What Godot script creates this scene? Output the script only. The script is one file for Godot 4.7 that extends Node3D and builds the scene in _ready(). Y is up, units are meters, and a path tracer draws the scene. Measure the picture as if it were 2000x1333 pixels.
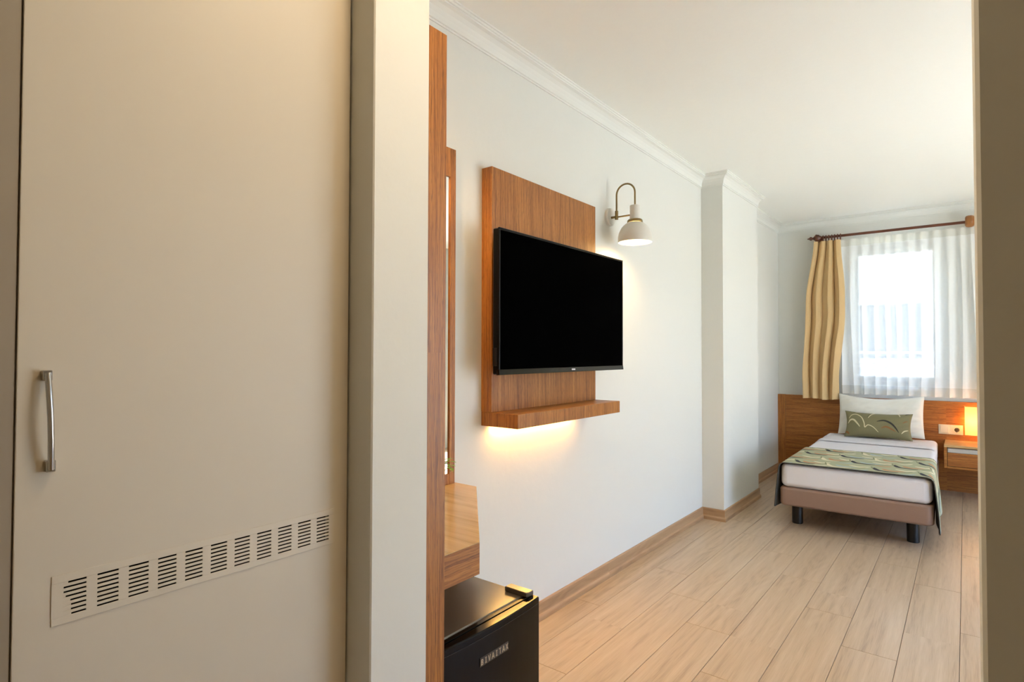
extends Node3D
# A narrow hotel room seen from its entrance hall. -z runs along the room to the window wall, +x to the right, y up.

const XL := -1.648      # left wall
const XC := -1.479      # front of the wall column
const Z1 := -4.544      # near face of the column
const Z2 := -5.492      # far face of the column
const ZW := -6.945      # window wall
const XR := 2.30        # right wall
const ZP := -1.0        # room side of the partition to the hall
var M := {}
var taken := {}
var rng := RandomNumberGenerator.new()


func ceil_y(z: float) -> float:
	return 2.712 if z > -4.5 else 2.712 + (-4.5 - z) * 0.0135


# ---------------------------------------------------------------- helpers
func numbered(called: String) -> String:
	if not taken.has(called):
		taken[called] = 0
		return called
	taken[called] += 1
	return "%s_%03d" % [called, taken[called]]

func meta(o: Node, label := "", category := "", group := "", kind := "") -> void:
	if label: o.set_meta("label", label)
	if category: o.set_meta("category", category)
	if group: o.set_meta("group", group)
	if kind: o.set_meta("kind", kind)

func thing(called: String, label: String, category: String, at := Vector3.ZERO, group := "") -> Node3D:
	var o := Node3D.new()
	o.name = numbered(called)
	add_child(o)
	o.position = at
	meta(o, label, category, group)
	return o

func new_st() -> SurfaceTool:
	var s := SurfaceTool.new()
	s.begin(Mesh.PRIMITIVE_TRIANGLES)
	return s

func put(s: SurfaceTool, called: String, mat: Material, parent: Node = null) -> MeshInstance3D:
	var o := MeshInstance3D.new()
	s.index()
	o.mesh = s.commit()
	o.material_override = mat
	if parent == null:
		o.name = numbered(called)
		add_child(o)
	else:
		o.name = called
		parent.add_child(o, true)
	return o

func struct(s: SurfaceTool, called: String, mat: Material, label: String, category := "wall") -> MeshInstance3D:
	var o := put(s, called, mat)
	meta(o, label, category, "", "structure")
	return o

func tri(s: SurfaceTool, a: Vector3, b: Vector3, c: Vector3, n: Array, uv: Array) -> void:
	var flip: bool = (b - a).cross(c - a).dot(n[0] + n[1] + n[2]) > 0.0
	for k in ([0, 2, 1] if flip else [0, 1, 2]):
		s.set_normal(n[k])
		s.set_uv(uv[k])
		s.add_vertex([a, b, c][k])

func fuv(p: Vector3, n: Vector3, grain: int, off: Vector2) -> Vector2:
	# texture coordinates in metres: v runs along the grain axis
	var an := n.abs()
	var m := 0
	if an.y > an.x and an.y >= an.z: m = 1
	elif an.z > an.x: m = 2
	var g := grain
	if g == m: g = (m + 1) % 3
	var o := 3 - m - g
	return Vector2(p[o], p[g]) + off

func face(s: SurfaceTool, pts: Array, out: Vector3, grain := 1, off := Vector2.ZERO) -> void:
	# a flat convex polygon
	var n: Vector3 = (pts[1] - pts[0]).cross(pts[2] - pts[0]).normalized()
	if n.dot(out) < 0.0: n = -n
	for k in range(1, pts.size() - 1):
		tri(s, pts[0], pts[k], pts[k + 1], [n, n, n], [fuv(pts[0], n, grain, off), fuv(pts[k], n, grain, off), fuv(pts[k + 1], n, grain, off)])

func bx(s: SurfaceTool, lo: Vector3, hi: Vector3, b := 0.0, grain := 1, off := Vector2.ZERO) -> void:
	# a box with chamfered edges
	var c := (lo + hi) / 2.0
	var h := (hi - lo) / 2.0
	b = minf(b, minf(h.x, minf(h.y, h.z)) * 0.9)
	for ax in 3:
		var u := (ax + 1) % 3
		var v := (ax + 2) % 3
		for sg in [-1.0, 1.0]:
			var pts := []
			for q in [[-1, -1], [1, -1], [1, 1], [-1, 1]]:
				var p := Vector3.ZERO
				p[ax] = sg * h[ax]
				p[u] = q[0] * (h[u] - b)
				p[v] = q[1] * (h[v] - b)
				pts.append(c + p)
			var n := Vector3.ZERO
			n[ax] = sg
			face(s, pts, n, grain, off)
	if b <= 0.0: return
	for ax in 3:
		var u := (ax + 1) % 3
		var v := (ax + 2) % 3
		for su in [-1.0, 1.0]:
			for sv in [-1.0, 1.0]:
				var pts := []
				for q in [[-1, 0], [1, 0], [1, 1], [-1, 1]]:
					var p := Vector3.ZERO
					p[ax] = q[0] * (h[ax] - b)
					p[u] = su * (h[u] - (b if q[1] == 1 else 0.0))
					p[v] = sv * (h[v] - (0.0 if q[1] == 1 else b))
					pts.append(c + p)
				var n := Vector3.ZERO
				n[u] = su
				n[v] = sv
				face(s, pts, n, grain, off)
	for sx in [-1.0, 1.0]:
		for sy in [-1.0, 1.0]:
			for sz in [-1.0, 1.0]:
				var q := Vector3(sx, sy, sz)
				face(s, [c + q * (h - Vector3(0, b, b)), c + q * (h - Vector3(b, 0, b)), c + q * (h - Vector3(b, b, 0))], q, grain, off)

func box(called: String, lo: Vector3, hi: Vector3, mat: Material, parent: Node, b := 0.0, grain := 1, off := Vector2.ZERO) -> MeshInstance3D:
	var s := new_st()
	bx(s, lo, hi, b, grain, off)
	return put(s, called, mat, parent)

func grid(s: SurfaceTool, nu: int, nv: int, f: Callable, uvs := Vector2.ONE, flip := false, wrap_u := false, wrap_v := false) -> void:
	# f(u, v) over 0..1 x 0..1, smooth
	var P := []
	for i in nu + 1:
		var row := []
		for j in nv + 1: row.append(f.call(float(i) / nu, float(j) / nv))
		P.append(row)
	var N := []
	for i in nu + 1:
		var row := []
		for j in nv + 1:
			var i0 := i - 1
			var i1 := i + 1
			if wrap_u:
				if i0 < 0: i0 = nu - 1
				if i1 > nu: i1 = 1
			var j0 := j - 1
			var j1 := j + 1
			if wrap_v:
				if j0 < 0: j0 = nv - 1
				if j1 > nv: j1 = 1
			var du: Vector3 = P[mini(i1, nu)][j] - P[maxi(i0, 0)][j]
			var dv: Vector3 = P[i][mini(j1, nv)] - P[i][maxi(j0, 0)]
			var n := du.cross(dv).normalized()
			if n.length_squared() < 0.5: n = Vector3.DOWN if flip else Vector3.UP
			row.append(-n if flip else n)
		N.append(row)
	for i in nu:
		for j in nv:
			var q := [[i, j], [i + 1, j], [i + 1, j + 1], [i, j + 1]]
			for t in [[0, 1, 2], [0, 2, 3]]:
				var a := []
				var n := []
				var w := []
				for k in t:
					a.append(P[q[k][0]][q[k][1]])
					n.append(N[q[k][0]][q[k][1]])
					w.append(Vector2(float(q[k][0]) / nu, float(q[k][1]) / nv) * uvs)
				tri(s, a[0], a[1], a[2], n, w)

func lathe(s: SurfaceTool, prof: Array, at: Vector3, axis := Vector3.UP, n := 32, smooth := true) -> void:
	# prof: Vector2(radius, height along axis)
	var y := axis.normalized()
	var x := y.cross(Vector3.RIGHT if absf(y.x) < 0.8 else Vector3.BACK).normalized()
	var z := x.cross(y)
	var nn := []
	for k in prof.size() - 1:
		var d: Vector2 = prof[k + 1] - prof[k]
		nn.append(Vector2(d.y, -d.x).normalized())
	for k in prof.size() - 1:
		var n0: Vector2 = nn[k]
		var n1: Vector2 = nn[k]
		if smooth and k > 0 and nn[k - 1].dot(nn[k]) > 0.5: n0 = (nn[k - 1] + nn[k]).normalized()
		if smooth and k < nn.size() - 1 and nn[k + 1].dot(nn[k]) > 0.5: n1 = (nn[k + 1] + nn[k]).normalized()
		for i in n:
			var a0 := TAU * i / n
			var a1 := TAU * (i + 1) / n
			var r0 := x * cos(a0) + z * sin(a0)
			var r1 := x * cos(a1) + z * sin(a1)
			var p: Vector2 = prof[k]
			var q: Vector2 = prof[k + 1]
			var A := at + r0 * p.x + y * p.y
			var B := at + r1 * p.x + y * p.y
			var C := at + r1 * q.x + y * q.y
			var D := at + r0 * q.x + y * q.y
			var na := r0 * n0.x + y * n0.y
			var nb := r1 * n0.x + y * n0.y
			var nc := r1 * n1.x + y * n1.y
			var nd := r0 * n1.x + y * n1.y
			var uv := [Vector2(float(i) / n, p.y), Vector2(float(i + 1) / n, p.y), Vector2(float(i + 1) / n, q.y), Vector2(float(i) / n, q.y)]
			if p.x > 1e-6: tri(s, A, B, C, [na, nb, nc], [uv[0], uv[1], uv[2]])
			if q.x > 1e-6: tri(s, A, C, D, [na, nc, nd], [uv[0], uv[2], uv[3]])

func tube(s: SurfaceTool, pts: Array, r: float, n := 10, caps := true) -> void:
	var rings := []
	var prev := Vector3.ZERO
	for k in pts.size():
		var d: Vector3 = (pts[mini(k + 1, pts.size() - 1)] - pts[maxi(k - 1, 0)]).normalized()
		var u := prev
		if k == 0: u = Vector3.UP if absf(d.y) < 0.9 else Vector3.RIGHT
		u = (u - d * u.dot(d)).normalized()
		prev = u
		var w := d.cross(u)
		var ring := []
		for i in n + 1: ring.append(u * cos(TAU * i / n) + w * sin(TAU * i / n))
		rings.append(ring)
	var run := 0.0
	for k in pts.size() - 1:
		var step: float = pts[k].distance_to(pts[k + 1])
		for i in n:
			var q := [pts[k] + rings[k][i] * r, pts[k] + rings[k][i + 1] * r, pts[k + 1] + rings[k + 1][i + 1] * r, pts[k + 1] + rings[k + 1][i] * r]
			var nn := [rings[k][i], rings[k][i + 1], rings[k + 1][i + 1], rings[k + 1][i]]
			var uv := [Vector2(float(i) / n * TAU * r, run), Vector2(float(i + 1) / n * TAU * r, run), Vector2(float(i + 1) / n * TAU * r, run + step), Vector2(float(i) / n * TAU * r, run + step)]
			tri(s, q[0], q[1], q[2], [nn[0], nn[1], nn[2]], [uv[0], uv[1], uv[2]])
			tri(s, q[0], q[2], q[3], [nn[0], nn[2], nn[3]], [uv[0], uv[2], uv[3]])
		run += step
	if caps:
		for e in [0, pts.size() - 1]:
			var d: Vector3 = (pts[0] - pts[1]) if e == 0 else (pts[e] - pts[e - 1])
			var poly := []
			for i in n: poly.append(pts[e] + rings[e][i] * r)
			face(s, poly, d)

func prism(s: SurfaceTool, plan: Array, y0: float, y1: float, b := 0.0, grain := 2, off := Vector2.ZERO) -> void:
	# a convex plan of Vector2(x, z) pulled up from y0 to y1, its rims chamfered
	var c := Vector2.ZERO
	for p in plan: c += p / plan.size()
	var rings := []
	for lv in [[y0, b], [y0 + b, 0.0], [y1 - b, 0.0], [y1, b]]:
		var ring := []
		for k in plan.size():
			var e0: Vector2 = (plan[k] - plan[k - 1]).normalized()
			var e1: Vector2 = (plan[(k + 1) % plan.size()] - plan[k]).normalized()
			var n0 := Vector2(-e0.y, e0.x)
			var n1 := Vector2(-e1.y, e1.x)
			if n0.dot(plan[k] - c) > 0: n0 = -n0
			if n1.dot(plan[k] - c) > 0: n1 = -n1
			var m := (n0 + n1) / (1.0 + n0.dot(n1))
			var p: Vector2 = plan[k] + m * lv[1]
			ring.append(Vector3(p.x, lv[0], p.y))
		rings.append(ring)
	face(s, rings[0], Vector3.DOWN, grain, off)
	face(s, rings[3], Vector3.UP, grain, off)
	for l in 3:
		if l != 1 and b <= 0.0: continue
		for k in plan.size():
			var k1 := (k + 1) % plan.size()
			var mid: Vector2 = (plan[k] + plan[k1]) / 2.0 - c
			face(s, [rings[l][k], rings[l][k1], rings[l + 1][k1], rings[l + 1][k]], Vector3(mid.x, 0, mid.y), grain, off)

func sweep(s: SurfaceTool, a: Vector3, b: Vector3, n: Vector3, ma: float, mb: float, prof: Array, off := Vector2.ZERO) -> void:
	# a moulding from a to b on a wall facing n; prof: Vector2(out of the wall, height); each end mitred by m * out along the run
	var d := (b - a).normalized()
	for k in prof.size() - 1:
		var p: Vector2 = prof[k]
		var q: Vector2 = prof[k + 1]
		var P := [a + n * p.x + Vector3.UP * p.y + d * ma * p.x, b + n * p.x + Vector3.UP * p.y + d * mb * p.x, b + n * q.x + Vector3.UP * q.y + d * mb * q.x, a + n * q.x + Vector3.UP * q.y + d * ma * q.x]
		var e := q - p
		var out := n * e.y - Vector3.UP * e.x
		face(s, P, out, 0 if absf(d.x) > 0.5 else 2, off)

# ---------------------------------------------------------------- materials
func mat(called: String, c: Color, rough := 0.6, metal := 0.0) -> StandardMaterial3D:
	var m := StandardMaterial3D.new()
	m.resource_name = called
	m.albedo_color = c
	m.roughness = rough
	m.metallic = metal
	M[called] = m
	return m

func noise(freq: float, sd: int, oct := 3) -> FastNoiseLite:
	var n := FastNoiseLite.new()
	n.seed = sd
	n.frequency = freq
	n.noise_type = FastNoiseLite.TYPE_SIMPLEX_SMOOTH
	n.fractal_octaves = oct
	return n

func noise_tex(freq: float, sd: int, size := 256, oct := 4) -> NoiseTexture2D:
	var t := NoiseTexture2D.new()
	t.width = size
	t.height = size
	t.seamless = true
	t.noise = noise(freq, sd, oct)
	return t

func image_tex(w: int, h: int, f: Callable) -> ImageTexture:
	var data := PackedByteArray()
	data.resize(w * h * 3)
	var k := 0
	for y in h:
		for x in w:
			var c: Color = f.call(x, y)
			data[k] = clampi(int(c.r * 255.0), 0, 255)
			data[k + 1] = clampi(int(c.g * 255.0), 0, 255)
			data[k + 2] = clampi(int(c.b * 255.0), 0, 255)
			k += 3
	return ImageTexture.create_from_image(Image.create_from_data(w, h, false, Image.FORMAT_RGB8, data))

func veneer_texture() -> ImageTexture:
	# straight-grained teak veneer: 0.6 m across, 2 m along
	var fine := noise(0.20, 11, 2)
	var mid := noise(0.05, 12, 2)
	var wide := noise(0.012, 13, 2)
	var pores := noise(0.45, 14, 1)
	var dark := Color(0.42, 0.24, 0.075)
	var base := Color(0.65, 0.405, 0.155)
	var light := Color(0.765, 0.53, 0.25)
	return image_tex(512, 1024, func(x: int, y: int) -> Color:
		var u := x + mid.get_noise_2d(x * 0.5, y * 0.25) * 3.0
		var a := fine.get_noise_2d(u, y * 0.025)
		var b := mid.get_noise_2d(u + 700.0, y * 0.03)
		var w := wide.get_noise_2d(u + 90.0, y * 0.12)
		var p := pores.get_noise_2d(x, y * 0.10)
		var t := 0.5 + 0.46 * a + 0.17 * b + 0.13 * w
		var c := dark.lerp(base, clampf(t * 2.0, 0.0, 1.0)).lerp(light, clampf(t * 2.0 - 1.0, 0.0, 1.0))
		if p > 0.42: c = c.darkened((p - 0.42) * 0.6)
		return c)

func oak_texture() -> ImageTexture:
	# oak boards: four boards' widths across (0.832 m), 2.6 m along
	var warp := noise(0.006, 21, 3)
	var fibre := noise(0.30, 22, 2)
	var cloud := noise(0.010, 23, 3)
	var streak := noise(0.035, 24, 2)
	var wave := noise(0.004, 25, 1)
	var base := Color(0.75, 0.655, 0.54)
	var dark := Color(0.60, 0.505, 0.40)
	var pale := Color(0.81, 0.725, 0.615)
	return image_tex(768, 1536, func(x: int, y: int) -> Color:
		var lane := x / 192
		var xx := float(x - lane * 192)
		var cx: float = 96.0 + 40.0 * wave.get_noise_2d(lane * 900.0, y * 0.3)
		var d := absf(xx - cx)
		var w := warp.get_noise_2d(x + lane * 500.0, y * 0.12)
		var ring := sin((d * 0.16 + y * 0.007 * (1.0 if lane % 2 == 0 else -1.0) + w * 6.0 + 6.0 * wave.get_noise_2d(lane * 50.0, y * 1.0)))
		var near := clampf(1.0 - d / 75.0, 0.0, 1.0)
		var f := fibre.get_noise_2d(x, y * 0.035)
		var cl := cloud.get_noise_2d(x * 1.6 + lane * 300.0, y * 0.09)
		var st := streak.get_noise_2d(x + lane * 999.0, y * 0.05)
		var t := 0.52 + 0.22 * f + 0.34 * cl + 0.24 * st + (0.02 + 0.08 * near) * ring
		var c := dark.lerp(base, clampf(t * 2.0 + 0.1, 0.0, 1.0)).lerp(pale, clampf(t * 2.0 - 1.0, 0.0, 1.0))
		return c)

func stroke(im: Image, pts: Array, r: float, c: Color, taper := 0.25) -> void:
	# a brush stroke through points, tapered at its ends
	var cv := Curve2D.new()
	for k in pts.size():
		var a: Vector2 = pts[maxi(k - 1, 0)]
		var b: Vector2 = pts[mini(k + 1, pts.size() - 1)]
		cv.add_point(pts[k], -(b - a) / 6.0, (b - a) / 6.0)
	var L := cv.get_baked_length()
	var n := int(L / 1.2) + 1
	for i in n + 1:
		var t := float(i) / n
		var p := cv.sample_baked(t * L)
		var rr := r * (taper + (1.0 - taper) * pow(sin(PI * clampf(t, 0.02, 0.98)), 0.6))
		for yy in range(int(p.y - rr) - 1, int(p.y + rr) + 2):
			for xx in range(int(p.x - rr) - 1, int(p.x + rr) + 2):
				if Vector2(xx, yy).distance_to(p) <= rr and xx >= 0 and yy >= 0 and xx < im.get_width() and yy < im.get_height():
					im.set_pixel(xx, yy, c)

func runner_texture() -> ImageTexture:
	var im := Image.create(1024, 640, false, Image.FORMAT_RGB8)
	im.fill(Color(0.655, 0.665, 0.53))
	var r := RandomNumberGenerator.new()
	r.seed = 5
	var cream := Color(0.86, 0.83, 0.70)
	var navy := Color(0.075, 0.10, 0.13)
	var peach := Color(0.74, 0.52, 0.36)
	var blue := Color(0.62, 0.70, 0.70)
	var olive := Color(0.50, 0.51, 0.38)
	for row in 4:
		for col in 7:
			var c := Vector2(col * 160 + (80 if row % 2 else 0) + r.randf_range(-18, 18), row * 165 + 80 + r.randf_range(-14, 14))
			var w := r.randf_range(58, 76)
			var h := r.randf_range(50, 66)
			stroke(im, [c + Vector2(-w * 1.2, h * 1.1), c + Vector2(-w * 0.9, -h * 0.3), c + Vector2(0, -h * 0.95), c + Vector2(w * 0.9, -h * 0.2), c + Vector2(w * 1.2, h)], 5.0, olive)
			stroke(im, [c + Vector2(-w, h * 0.5), c + Vector2(-w * 0.7, -h * 0.55), c + Vector2(0, -h * 0.75), c + Vector2(w * 0.35, -h * 0.6)], 11.0, navy if (row + col) % 3 else cream, 0.12)
			stroke(im, [c + Vector2(-w * 0.5, h * 0.35), c + Vector2(-w * 0.1, -h * 0.25), c + Vector2(w * 0.7, 0)], 12.0, peach if (row * 3 + col) % 3 else blue, 0.15)
			stroke(im, [c + Vector2(w * 0.2, h * 0.8), c + Vector2(w * 0.8, h * 0.35), c + Vector2(w * 1.25, h * 0.95)], 11.0, cream, 0.2)
			stroke(im, [c + Vector2(w * 0.4, -h * 1.1), c + Vector2(w * 0.95, -h * 1.25), c + Vector2(w * 1.3, -h * 0.7)], 8.0, [peach, cream, blue][r.randi() % 3], 0.15)
	return ImageTexture.create_from_image(im)

func cushion_texture() -> ImageTexture:
	var im := Image.create(1024, 448, false, Image.FORMAT_RGB8)
	im.fill(Color(0.485, 0.455, 0.315))
	var cream := Color(0.83, 0.78, 0.62)
	var darkg := Color(0.15, 0.15, 0.12)
	var brown := Color(0.55, 0.37, 0.19)
	var shade := Color(0.42, 0.40, 0.27)
	var q := func(u: float, v: float) -> Vector2: return Vector2((u - 372.0) / 1035.0 * 1024.0, (v - 568.0 - (u - 372.0) * 0.078) / 395.0 * 448.0)
	stroke(im, [q.call(740, 690), q.call(770, 640), q.call(830, 600)], 14, shade, 0.4)
	stroke(im, [q.call(425, 695), q.call(480, 645), q.call(560, 637), q.call(640, 690), q.call(685, 780), q.call(700, 845), q.call(750, 815), q.call(830, 850), q.call(905, 925)], 8, cream, 0.5)
	stroke(im, [q.call(405, 770), q.call(450, 725), q.call(510, 725), q.call(570, 780), q.call(618, 835)], 15, cream, 0.15)
	stroke(im, [q.call(750, 700), q.call(800, 640), q.call(870, 610), q.call(1000, 615), q.call(1150, 620), q.call(1205, 650), q.call(1225, 690)], 12, cream, 0.3)
	stroke(im, [q.call(885, 762), q.call(990, 752), q.call(1090, 795), q.call(1160, 860), q.call(1210, 930)], 15, darkg, 0.15)
	stroke(im, [q.call(950, 865), q.call(1020, 845), q.call(1100, 880), q.call(1165, 920)], 14, brown, 0.15)
	stroke(im, [q.call(1300, 660), q.call(1350, 640), q.call(1410, 632)], 16, darkg, 0.1)
	stroke(im, [q.call(365, 900), q.call(410, 905), q.call(445, 935)], 16, brown, 0.2)
	stroke(im, [q.call(1255, 950), q.call(1300, 915), q.call(1365, 900)], 9, cream, 0.2)
	stroke(im, [q.call(1275, 795), q.call(1320, 775), q.call(1355, 772)], 8, brown, 0.2)
	stroke(im, [q.call(540, 592), q.call(620, 590), q.call(700, 596)], 8, cream, 0.3)
	return ImageTexture.create_from_image(im)

func make_materials() -> void:
	var plaster := noise_tex(0.02, 31, 512, 5)
	for w in [["wall_paint", Color(0.882, 0.878, 0.842), 0.85], ["ceiling_paint", Color(0.96, 0.96, 0.93), 0.9], ["crown_paint", Color(0.90, 0.897, 0.862), 0.75]]:
		var m := mat(w[0], w[1], w[2])
		m.heightmap_enabled = true
		m.heightmap_texture = plaster
		m.heightmap_scale = 0.05
		m.uv1_triplanar = true
		m.uv1_world_triplanar = true
		m.uv1_scale = Vector3(1.3, 1.3, 1.3)
	M.crown_paint.heightmap_enabled = false
	var ven := veneer_texture()
	for w in [["veneer", Color(1, 1, 1), 0.42], ["headboard_veneer", Color(1.0, 0.97, 0.95), 0.5]]:
		var m := mat(w[0], w[1], w[2])
		m.albedo_texture = ven
		m.uv1_scale = Vector3(1 / 0.6, 0.5, 1)
	var top := mat("desk_veneer", Color(1.0, 1.0, 1.0), 0.2)
	var oak := oak_texture()
	top.albedo_color = Color(1.0, 0.93, 0.76)
	top.albedo_texture = oak
	top.uv1_scale = Vector3(1 / 0.832, 1 / 2.6, 1)
	var fl := mat("floor_oak", Color(1, 1, 1), 0.34)
	fl.albedo_texture = oak
	fl.uv1_scale = Vector3(1 / 0.832, 1 / 2.6, 1)
	var bb := mat("baseboard_oak", Color(0.93, 0.855, 0.77), 0.45)
	bb.albedo_texture = oak
	bb.uv1_scale = Vector3(1 / 0.832, 1 / 2.6, 1)
	mat("joint", Color(0.22, 0.16, 0.11), 0.9)
	mat("wardrobe_laminate", Color(0.83, 0.79, 0.715), 0.5)
	mat("wardrobe_stile", Color(0.62, 0.57, 0.495), 0.55)
	mat("grille_paint", Color(0.84, 0.80, 0.725), 0.45)
	mat("dark_inside", Color(0.10, 0.07, 0.045), 0.9)
	mat("chrome", Color(0.78, 0.78, 0.78), 0.16, 1.0)
	mat("brass", Color(0.56, 0.48, 0.32), 0.35, 1.0)
	mat("lamp_enamel", Color(0.86, 0.845, 0.80), 0.4)
	mat("tv_plastic", Color(0.022, 0.022, 0.023), 0.35)
	M.tv_plastic.metallic_specular = 0.3
	mat("tv_screen", Color(0.006, 0.006, 0.006), 0.35)
	M.tv_screen.metallic_specular = 0.03
	mat("tv_bezel", Color(0.02, 0.02, 0.022), 0.12)
	mat("light_mark", Color(0.80, 0.80, 0.80), 0.4)
	mat("black_gloss", Color(0.018, 0.016, 0.015), 0.12)
	M.black_gloss.metallic_specular = 0.3
	mat("black_satin", Color(0.03, 0.03, 0.03), 0.32)
	mat("fridge_top", Color(0.36, 0.325, 0.28), 0.22)
	M.fridge_top.metallic_specular = 0.7
	mat("badge_metal", Color(0.72, 0.66, 0.56), 0.35, 0.4)
	mat("badge_field", Color(0.20, 0.17, 0.14), 0.4)
	mat("mirror_glass", Color(0.92, 0.93, 0.92), 0.02, 1.0)
	mat("leaf_green", Color(0.48, 0.68, 0.22), 0.45)
	M.leaf_green.backlight_enabled = true
	M.leaf_green.backlight = Color(0.3, 0.45, 0.1)
	mat("pot_white", Color(0.85, 0.84, 0.82), 0.4)
	mat("soil", Color(0.16, 0.11, 0.08), 0.95)
	var fab := noise_tex(0.12, 41, 256, 3)
	for w in [["bed_leatherette", Color(0.565, 0.455, 0.39), 0.45], ["sheet_white", Color(0.88, 0.87, 0.875), 0.9], ["pillow_white", Color(0.90, 0.885, 0.835), 0.9], ["lining", Color(0.26, 0.25, 0.225), 0.8], ["curtain_beige", Color(0.855, 0.725, 0.52), 0.85]]:
		var m := mat(w[0], w[1], w[2])
		m.heightmap_enabled = true
		m.heightmap_texture = fab
		m.heightmap_scale = 0.04
		m.uv1_triplanar = true
		m.uv1_scale = Vector3(6, 6, 6)
	M.curtain_beige.backlight_enabled = true
	M.curtain_beige.backlight = Color(0.18, 0.14, 0.08)
	var rt := mat("runner_print", Color(1, 1, 1), 0.8)
	rt.albedo_texture = runner_texture()
	var ct := mat("cushion_print", Color(1, 1, 1), 0.7)
	ct.albedo_texture = cushion_texture()
	var sh := mat("sheer", Color(0.95, 0.95, 0.93, 0.84), 0.9)
	sh.transparency = BaseMaterial3D.TRANSPARENCY_ALPHA
	sh.backlight_enabled = true
	sh.backlight = Color(0.34, 0.34, 0.33)
	var hm := mat("sheer_hem", Color(0.93, 0.92, 0.88, 0.72), 0.9)
	hm.transparency = BaseMaterial3D.TRANSPARENCY_ALPHA
	hm.backlight_enabled = true
	hm.backlight = Color(0.6, 0.6, 0.55)
	mat("rod_wood", Color(0.38, 0.20, 0.115), 0.35)
	mat("bracket_wood", Color(0.60, 0.39, 0.19), 0.4)
	mat("upvc", Color(0.86, 0.87, 0.88), 0.35)
	var gl := mat("glass", Color(1, 1, 1, 0.04), 0.02)
	gl.transparency = BaseMaterial3D.TRANSPARENCY_ALPHA
	mat("switch_ivory", Color(0.88, 0.83, 0.71), 0.35)
	mat("socket_dark", Color(0.28, 0.25, 0.2), 0.5)
	mat("aluminium", Color(0.80, 0.80, 0.78), 0.35, 0.6)
	var bulb := mat("bulb_glow", Color(1, 0.95, 0.85), 0.5)
	bulb.emission_enabled = true
	bulb.emission = Color(1.0, 0.86, 0.62)
	bulb.emission_energy_multiplier = 9.0
	var led := mat("led_glow", Color(1, 0.9, 0.7), 0.5)
	led.emission_enabled = true
	led.emission = Color(1.0, 0.78, 0.42)
	led.emission_energy_multiplier = 6.0
	var shd := mat("shade_glow", Color(0.95, 0.83, 0.58), 0.8)
	shd.emission_enabled = true
	shd.emission = Color(1.0, 0.76, 0.42)
	shd.emission_energy_multiplier = 0.2
	shd.backlight_enabled = true
	shd.backlight = Color(0.9, 0.8, 0.6)
	var opal := mat("opal_glow", Color(0.95, 0.93, 0.88), 0.3)
	opal.emission_enabled = true
	opal.emission = Color(1.0, 0.84, 0.62)
	opal.emission_energy_multiplier = 2.0
	mat("facade", Color(0.84, 0.83, 0.80), 0.9)
	mat("facade_glass", Color(0.48, 0.51, 0.53), 0.2)
	mat("concrete", Color(0.66, 0.65, 0.62), 0.9)
	mat("hall_door_wood", Color(0.42, 0.27, 0.16), 0.5)


# ---------------------------------------------------------------- scene
func _ready() -> void:
	rng.seed = 7
	var cam := Camera3D.new()
	cam.name = "camera"
	cam.position = Vector3(0, 1.3, 0)
	cam.basis = Basis.from_euler(Vector3(0.02033, 0.66494, 0.00231))
	cam.fov = rad_to_deg(2.0 * atan(666.5 / 1129.18))
	cam.near = 0.02
	cam.far = 200.0
	add_child(cam)
	cam.current = true
	var env := Environment.new()
	env.background_mode = Environment.BG_SKY
	var sky := Sky.new()
	var sm := ProceduralSkyMaterial.new()
	sm.sky_top_color = Color(0.50, 0.66, 0.90)
	sm.sky_horizon_color = Color(0.82, 0.89, 0.96)
	sm.ground_bottom_color = Color(0.60, 0.59, 0.56)
	sm.ground_horizon_color = Color(0.78, 0.78, 0.76)
	sm.sun_angle_max = 1.0
	sky.sky_material = sm
	env.sky = sky
	env.background_energy_multiplier = 4.2
	env.tonemap_mode = Environment.TONE_MAPPER_LINEAR
	env.tonemap_exposure = 2.6
	env.sdfgi_enabled = true
	env.ssao_enabled = true
	env.ssil_enabled = true
	var we := WorldEnvironment.new()
	we.name = "world"
	we.environment = env
	add_child(we)
	var sun := DirectionalLight3D.new()
	sun.name = "sun"
	sun.light_color = Color(0.93, 0.975, 1.0)
	sun.light_energy = 7.5
	sun.light_angular_distance = 0.53
	sun.shadow_enabled = true
	sun.basis = Basis.looking_at(Vector3(-0.50, -0.80, -0.33), Vector3.UP)
	add_child(sun)

	make_materials()
	build_shell()
	build_floor()
	build_mouldings()
	build_windows()
	build_outside()
	build_wardrobe()
	build_tv_wall()
	build_sconce(Vector3(XL, 2.10, -3.024), "white dome wall lamp hanging from a brass arch beside the television", 0.085)
	build_sconce(Vector3(XL, 2.42, -1.23), "white dome wall lamp with brass arch above the desk mirror", 0.20)
	build_ceiling_lamp(Vector3(-0.42, 2.712, -0.91), "round opal glass ceiling lamp in the opening between hall and room", 0.36)
	build_ceiling_lamp(Vector3(0.62, 2.712, -0.645), "round opal glass ceiling lamp in the entrance hall", 0.07)
	build_desk_corner()
	build_fridge()
	build_headboard_corner()
	build_bed()
	build_curtains()


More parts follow.
